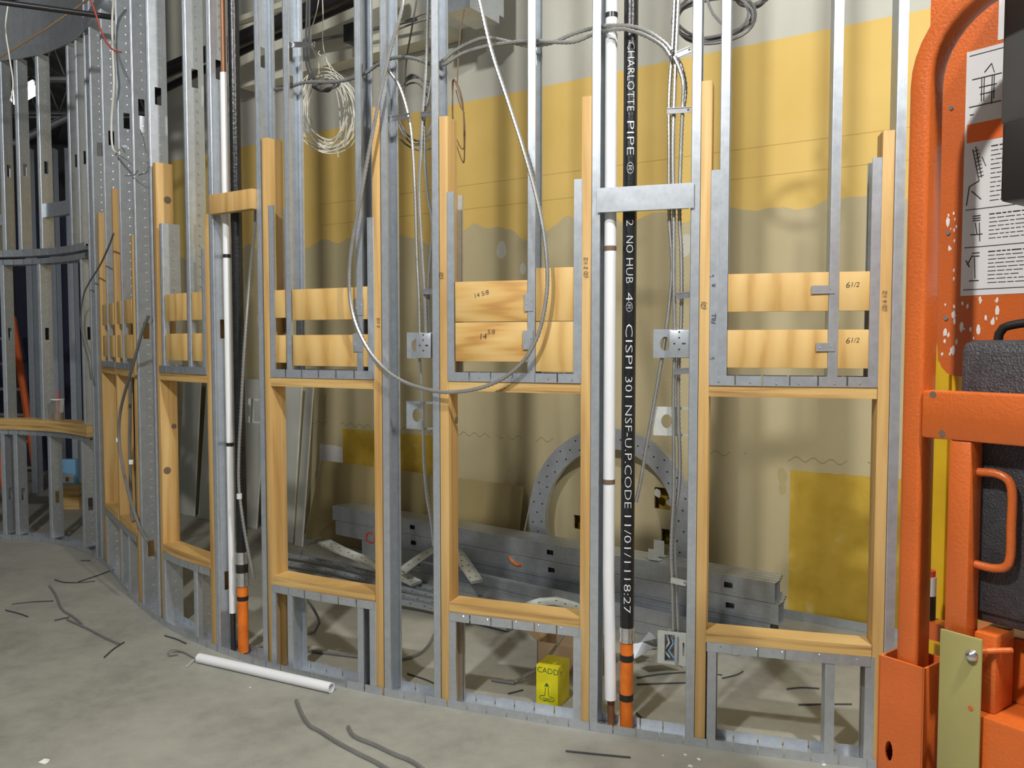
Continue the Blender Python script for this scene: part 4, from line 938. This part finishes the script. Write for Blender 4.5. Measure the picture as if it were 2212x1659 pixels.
for k, px in enumerate((60, 112, 150)):
    c = at(px, 500, 8.2); mb = MB(); mb.box(Vector((c.x, 8.2, 0)), UX, UY, UZ, (-.03, .03), (0, .0016), (0, 3.4)); mb.box(Vector((c.x, 8.2, 0)), UX, UY, UZ, (.028, .03), (0, .09), (0, 3.4)); mb.box(Vector((c.x, 8.2, 0)), UX, UY, UZ, (-.03, .03), (.09, .0916), (0, 3.4))
    tag(mb.build('hall_stud', 'galv'), ('dark hall stud standing right beside the orange ladder', 'dark hall stud standing behind the drink cup', 'dark hall stud standing behind the blue carton')[k], 'stud', 'studs in the dark hall')
# drink cup on the ledge
t_ = solve(125, 905, .03); p, T, N = wall_pt(t_); c = p + N * .03 + UZ * .925; t = thing('drink_cup', 'clear plastic cup of iced coffee with an orange straw on the pine ledge', 'cup', c)
mb = MB(); mb.tube([c + UZ * .001, c + UZ * .15], [.034, .046], 20); mb.build('cup', 'clear', t); MB().tube([c + UZ * .003, c + UZ * .058], [.031, .036], 18).build('coffee', 'coffee', t)
MB().tube([c + UZ * .152, c + UZ * .158], .048, 20).build('lid', 'white', t); MB().tube([c + UZ * .06, c + UZ * .158 + T * .01, c + UZ * .22 + T * .014], .005, 8).build('straw', 'red', t)
# blue carton on a timber block
c = at(148, 1045, 7.4); z0 = .22; c = Vector((c.x, 7.4, 0)); mb = MB(); mb.box(c, UX, UY, UZ, (-.12, .09), (0, .12), (0, z0)); tag(mb.build('timber_block', 'wood_h'), 'timber block on the floor behind the far frame', 'block')
t = thing('blue_box', 'light blue carton with a small picture standing on the timber block', 'box', c + UZ * z0); MB().box(c, UX, UY, UZ, (-.075, .06), (.01, .07), (z0, z0 + .23)).build('carton', 'blue', t, .002)
MB().box(c, UX, UY, UZ, (-.055, .045), (.0085, .0098), (z0 + .02, z0 + .09)).build('picture', 'decal', t); MB().box(c, UX, UY, UZ, (-.03, .0), (.0075, .0085), (z0 + .03, z0 + .07)).build('picture', 'coffee', t)

# ------------------------------------------------------------------ orange lift, close on the right
LO = Vector((.81, 1.72, 0)); LR = Vector((.6, -.8, 0)); LB = Vector((.8, .6, 0))
lift = thing('platform_lift', 'orange one-person platform lift with decals on its guard panel', 'lift', LO)
def LP(r_, b_, z): return LO + LR * r_ + LB * b_ + UZ * z
def lbox(name, r_, b_, z, mat, parent=None, bevel=.004): return MB().box(LO, LR, LB, UZ, r_, b_, z).build(name, mat, parent or lift, bevel)
# bent main tube
path = [LP(.021, .032, .8), LP(.021, .032, 1.4), LP(.021, .032, 2.02)]
for k in range(1, 11):
    a = math.pi - k * math.pi / 2 / 10; path.append(LP(.021 + .17 + .17 * math.cos(a), .032, 2.02 + .17 * math.sin(a)))
path.append(LP(.6, .032, 2.19)); n = len(path)
def fr_(k):
    d = (path[min(k+1, n-1)] - path[max(k-1, 0)]).normalized(); return d.cross(LB).normalized(), LB
rr = []
for cx_, cy_, a0 in ((1, 1, 0), (-1, 1, 90), (-1, -1, 180), (1, -1, 270)):
    for q in range(4):
        a = math.radians(a0 + q * 30); rr.append((cx_ * .0125 + math.cos(a) * .0085, cy_ * .0225 + math.sin(a) * .0085))
mb = MB(); mb.sweep(path, rr, fr_); mb.smooth = True; mb.build('guard_tube', 'orange', lift)
lbox('cross_rail', (.042, .62), (.0, .045), (1.306, 1.403), 'orange', None, .006)
for (r_, z) in ((.065, 1.395), (.085, 1.318)): MB().tube([LP(r_, -.0004, z), LP(r_, .001, z)], .007, 12).build('bolt_hole', 'brown_tape', lift)
lbox('inner_post', (.098, .142), (.0, .052), (.90, 1.306), 'orange', None, .005)
hp = smooth_path([LP(.142, .03, 1.245), LP(.175, .03, 1.246), LP(.198, .03, 1.236), LP(.206, .03, 1.21), LP(.206, .03, 1.15), LP(.206, .03, 1.09), LP(.198, .03, 1.068), LP(.175, .03, 1.06), LP(.142, .03, 1.061)], .008)
MB().tube(hp, .0085, 12).build('grab_handle', 'orange', lift)
# guard panel, rounded lower corner, with decals
mb = MB(); pts = [(.7, 2.3), (-.07, 2.3), (-.07, 1.53), (-.042, 1.515), (-.036, 1.49), (-.033, 1.465), (-.026, 1.445), (-.013, 1.431), (.004, 1.425), (.7, 1.425)]
mb.v = [LP(r_, .22, z) for r_, z in pts] + [LP(r_, .224, z) for r_, z in pts]; k = len(pts)
mb.f = [tuple(range(k)), tuple(range(2*k - 1, k - 1, -1))] + [(j, (j+1) % k, k + (j+1) % k, k + j) for j in range(k)]
panel = mb.build('guard_panel', 'orange', lift)
def dec(r0, r1, z0, z1, mat, b_=.2192): return MB().box(LO, LR, LB, UZ, (r0, r1), (b_, b_ + .0006), (z0, z1))
mb = dec(.012, .40, 1.603, 2.132, 'decal'); d1 = mb.build('safety_decal', 'decal', panel); mb = dec(.075, .35, 2.14, 2.28, 'decal'); mb.build('safety_decal', 'decal', panel)
dec(.017, .40, 1.935, 1.975, 'decal_orange', .2186).build('orange_strip', 'decal_orange', panel)
ink = MB()
def dl(r0, z0, r1, z1, w_=.0016):
    a, c = LP(r0, .2186, z0), LP(r1, .2186, z1); ink.tube([a, c], w_ / 2, 4)
for z in (2.122, 1.79, 1.708, 1.616): dl(.018, z, .39, z)
rnd = random.Random(11)
for z0, z1, nl in ((1.80, 1.925, 13), (1.72, 1.78, 7), (1.625, 1.70, 9)):
    for j in range(nl):
        z = z1 - (z1 - z0) * (j + .5) / nl; r_ = .068; end = rnd.uniform(.13, .2)
        while r_ < end:
            l = rnd.uniform(.006, .02); dl(r_, z, r_ + l, z, .0024 if j == 0 else .0015); r_ += l + .003
for (r0, z0, r1, z1) in ((.025, 2.07, .085, 2.07), (.045, 2.07, .045, 2.02), (.05, 2.07, .05, 2.02), (.066, 2.07, .066, 2.01), (.07, 2.07, .07, 2.02), (.04, 2.05, .075, 2.05), (.042, 2.035, .072, 2.035), (.05, 2.08, .064, 2.095), (.064, 2.095, .07, 2.075), (.02, 2.012, .085, 2.012), (.022, 1.995, .03, 1.995),
    (.03, 1.92, .045, 1.85), (.036, 1.925, .05, 1.857), (.045, 1.85, .025, 1.84), (.025, 1.84, .02, 1.80), (.03, 1.83, .05, 1.81), (.05, 1.90, .058, 1.88), (.034, 1.775, .05, 1.775), (.034, 1.77, .05, 1.77), (.034, 1.765, .05, 1.765), (.04, 1.76, .044, 1.735), (.03, 1.735, .055, 1.735), (.048, 1.76, .05, 1.72),
    (.035, 1.695, .05, 1.695), (.035, 1.688, .05, 1.688), (.025, 1.67, .035, 1.69), (.04, 1.685, .042, 1.64), (.03, 1.635, .05, 1.635), (.022, 1.68, .03, 1.665), (.08, 2.26, .1, 2.22), (.09, 2.18, .11, 2.15)):
    dl(r0, z0, r1, z1, .0022)
for j in range(8): dl(.033 + j * .0016, 1.915 - j * .008, .043 + j * .0016, 1.917 - j * .008)
ink.smooth = False; o = ink.build('printed_lines', 'ink', d1); o['kind'] = 'stuff'
sc = MB(); rnd = random.Random(2)
for k in range(46):
    r_ = rnd.uniform(-.025, .09) if k < 34 else rnd.uniform(-.02, 0); z = rnd.uniform(1.47, 1.595) if k < 34 else rnd.uniform(1.6, 1.8); s = rnd.choice((.0012, .0016, .002, .0028, .0045))
    c = LP(r_, .2192, z); sc.cone(c, -LB, s, .0004, 7); m_ = len(sc.v)
    for j in range(m_ - 8, m_): sc.v[j] = sc.v[j] + UZ * ((sc.v[j].z - c.z) * rnd.uniform(.2, 2.2))
o = sc.build('scuff_marks', 'scuff', panel); o['kind'] = 'stuff'
for z in (1.555, 1.745, 2.02): MB().tube([LP(-.018, .2195, z), LP(-.018, .217, z)], .005, 10).build('rivet', 'steel', panel)
# control box and black pouch in front of the panel
lbox('control_box', (.138, .42), (.09, .20), (1.93, 2.32), 'dark_plastic', None, .008); lbox('control_knob_box', (.15, .42), (.07, .19), (1.775, 1.93), 'tape', None, .008)
MB().tube([LP(.20, .07, 1.94), LP(.30, .07, 1.95)], .006, 8).build('latch', 'steel', lift)
# yellow mast
lbox('mast', (-.09, -.046), (.30, .42), (.28, 2.0), 'yellow_paint'); lbox('mast_rail', (-.094, -.09), (.30, .33), (.28, 2.0), 'galv_pale', None, .001); lbox('mast_bracket', (-.046, -.03), (.31, .40), (.3, 1.45), 'yellow_paint')
# sockets, pin plate and lower body
sk = MB()
for r_, b_ in (((-.03, -.024), (-.012, .085)), ((.062, .068), (-.012, .085)), ((-.03, .068), (.079, .085))): sk.box(LO, LR, LB, UZ, r_, b_, (.3, .835))
sk.build('socket', 'orange', lift, .002)
plate_holes(LP(-.03, -.012, .3), LR, LB, UZ, .098, .535, [(.027, .335, .008, .022, True)], .006).build('socket_face', 'orange', lift)
lbox('pin_plate', (.100, .180), (-.02, -.013), (.3, .93), 'olive', None, .003); MB().tube([LP(.163, -.021, .895), LP(.163, -.029, .895), LP(.163, -.034, .895)], [.012, .010, .004], 16).build('bolt', 'steel', lift)
MB().tube([LP(.163, -.01, .9), LP(.21, .04, .905)], .006, 10).build('pin', 'orange', lift); MB().tube([LP(.163, -.0205, .79), LP(.163, -.0215, .79)], .005, 10).build('paint_spot', 'orange', lift)
lbox('body', (.135, .7), (-.005, .4), (.3, .775), 'orange', None, .006); lbox('upright_bracket', (.148, .19), (.02, .10), (.775, .93), 'orange', None, .003)
MB().hexa([LP(.145, .11, .775), LP(.7, .11, .775), LP(.7, .30, .775), LP(.145, .30, .775), LP(.14, .13, .90), LP(.7, .13, .93), LP(.7, .30, .93), LP(.14, .30, .90)]).build('body_guard', 'orange', lift, .004)
lbox('shelf', (.05, .165), (.09, .32), (.83, .87), 'orange')
# chassis and wheels on the floor
lbox('chassis', (-.1, .7), (-.02, .62), (.12, .3), 'orange')
for r_, b_ in ((0, .05), (.6, .05), (0, .55), (.6, .55)): MB().tube([LP(r_ - .02, b_, .07), LP(r_ + .02, b_, .07)], .07, 20).build('wheel', 'tape', lift)
# bottle on the shelf
c = LP(-.052 + .02, .20, .87) + LR * .0; t = thing('marker_bottle', 'small bottle with red cap and white label on the lift shelf', 'bottle', c)
MB().box(c, LR, LB, UZ, (-.03, .09), (-.02, .02), (-.04, -.001)).build('bottle_holder', 'orange', lift)
MB().tube([c + UZ * .001, c + UZ * .055], .016, 16).build('bottle', 'tape', t); MB().tube([c + UZ * .055, c + UZ * .098], .0162, 16).build('label_band', 'white', t); MB().tube([c + UZ * .098, c + UZ * .112], .014, 16).build('cap', 'red', t)
# black tool case hung behind the rail
t = thing('tool_case', 'black textured plastic case wedged behind the orange cross rail', 'case', LP(.25, .13, .93))
MB().box(LO, LR, LB, UZ, (.084, .52), (.06, .20), (.935, 1.505)).build('shell', 'case', t, .022); MB().box(LO, LR, LB, UZ, (.128, .50), (.052, .07), (.96, 1.49)).build('lid', 'case', t, .008)
MB().tube(smooth_path([LP(.13, .13, 1.503), LP(.14, .13, 1.53), LP(.2, .13, 1.54), LP(.26, .13, 1.53), LP(.27, .13, 1.503)], .01), .009, 10).build('handle', 'tape', t)
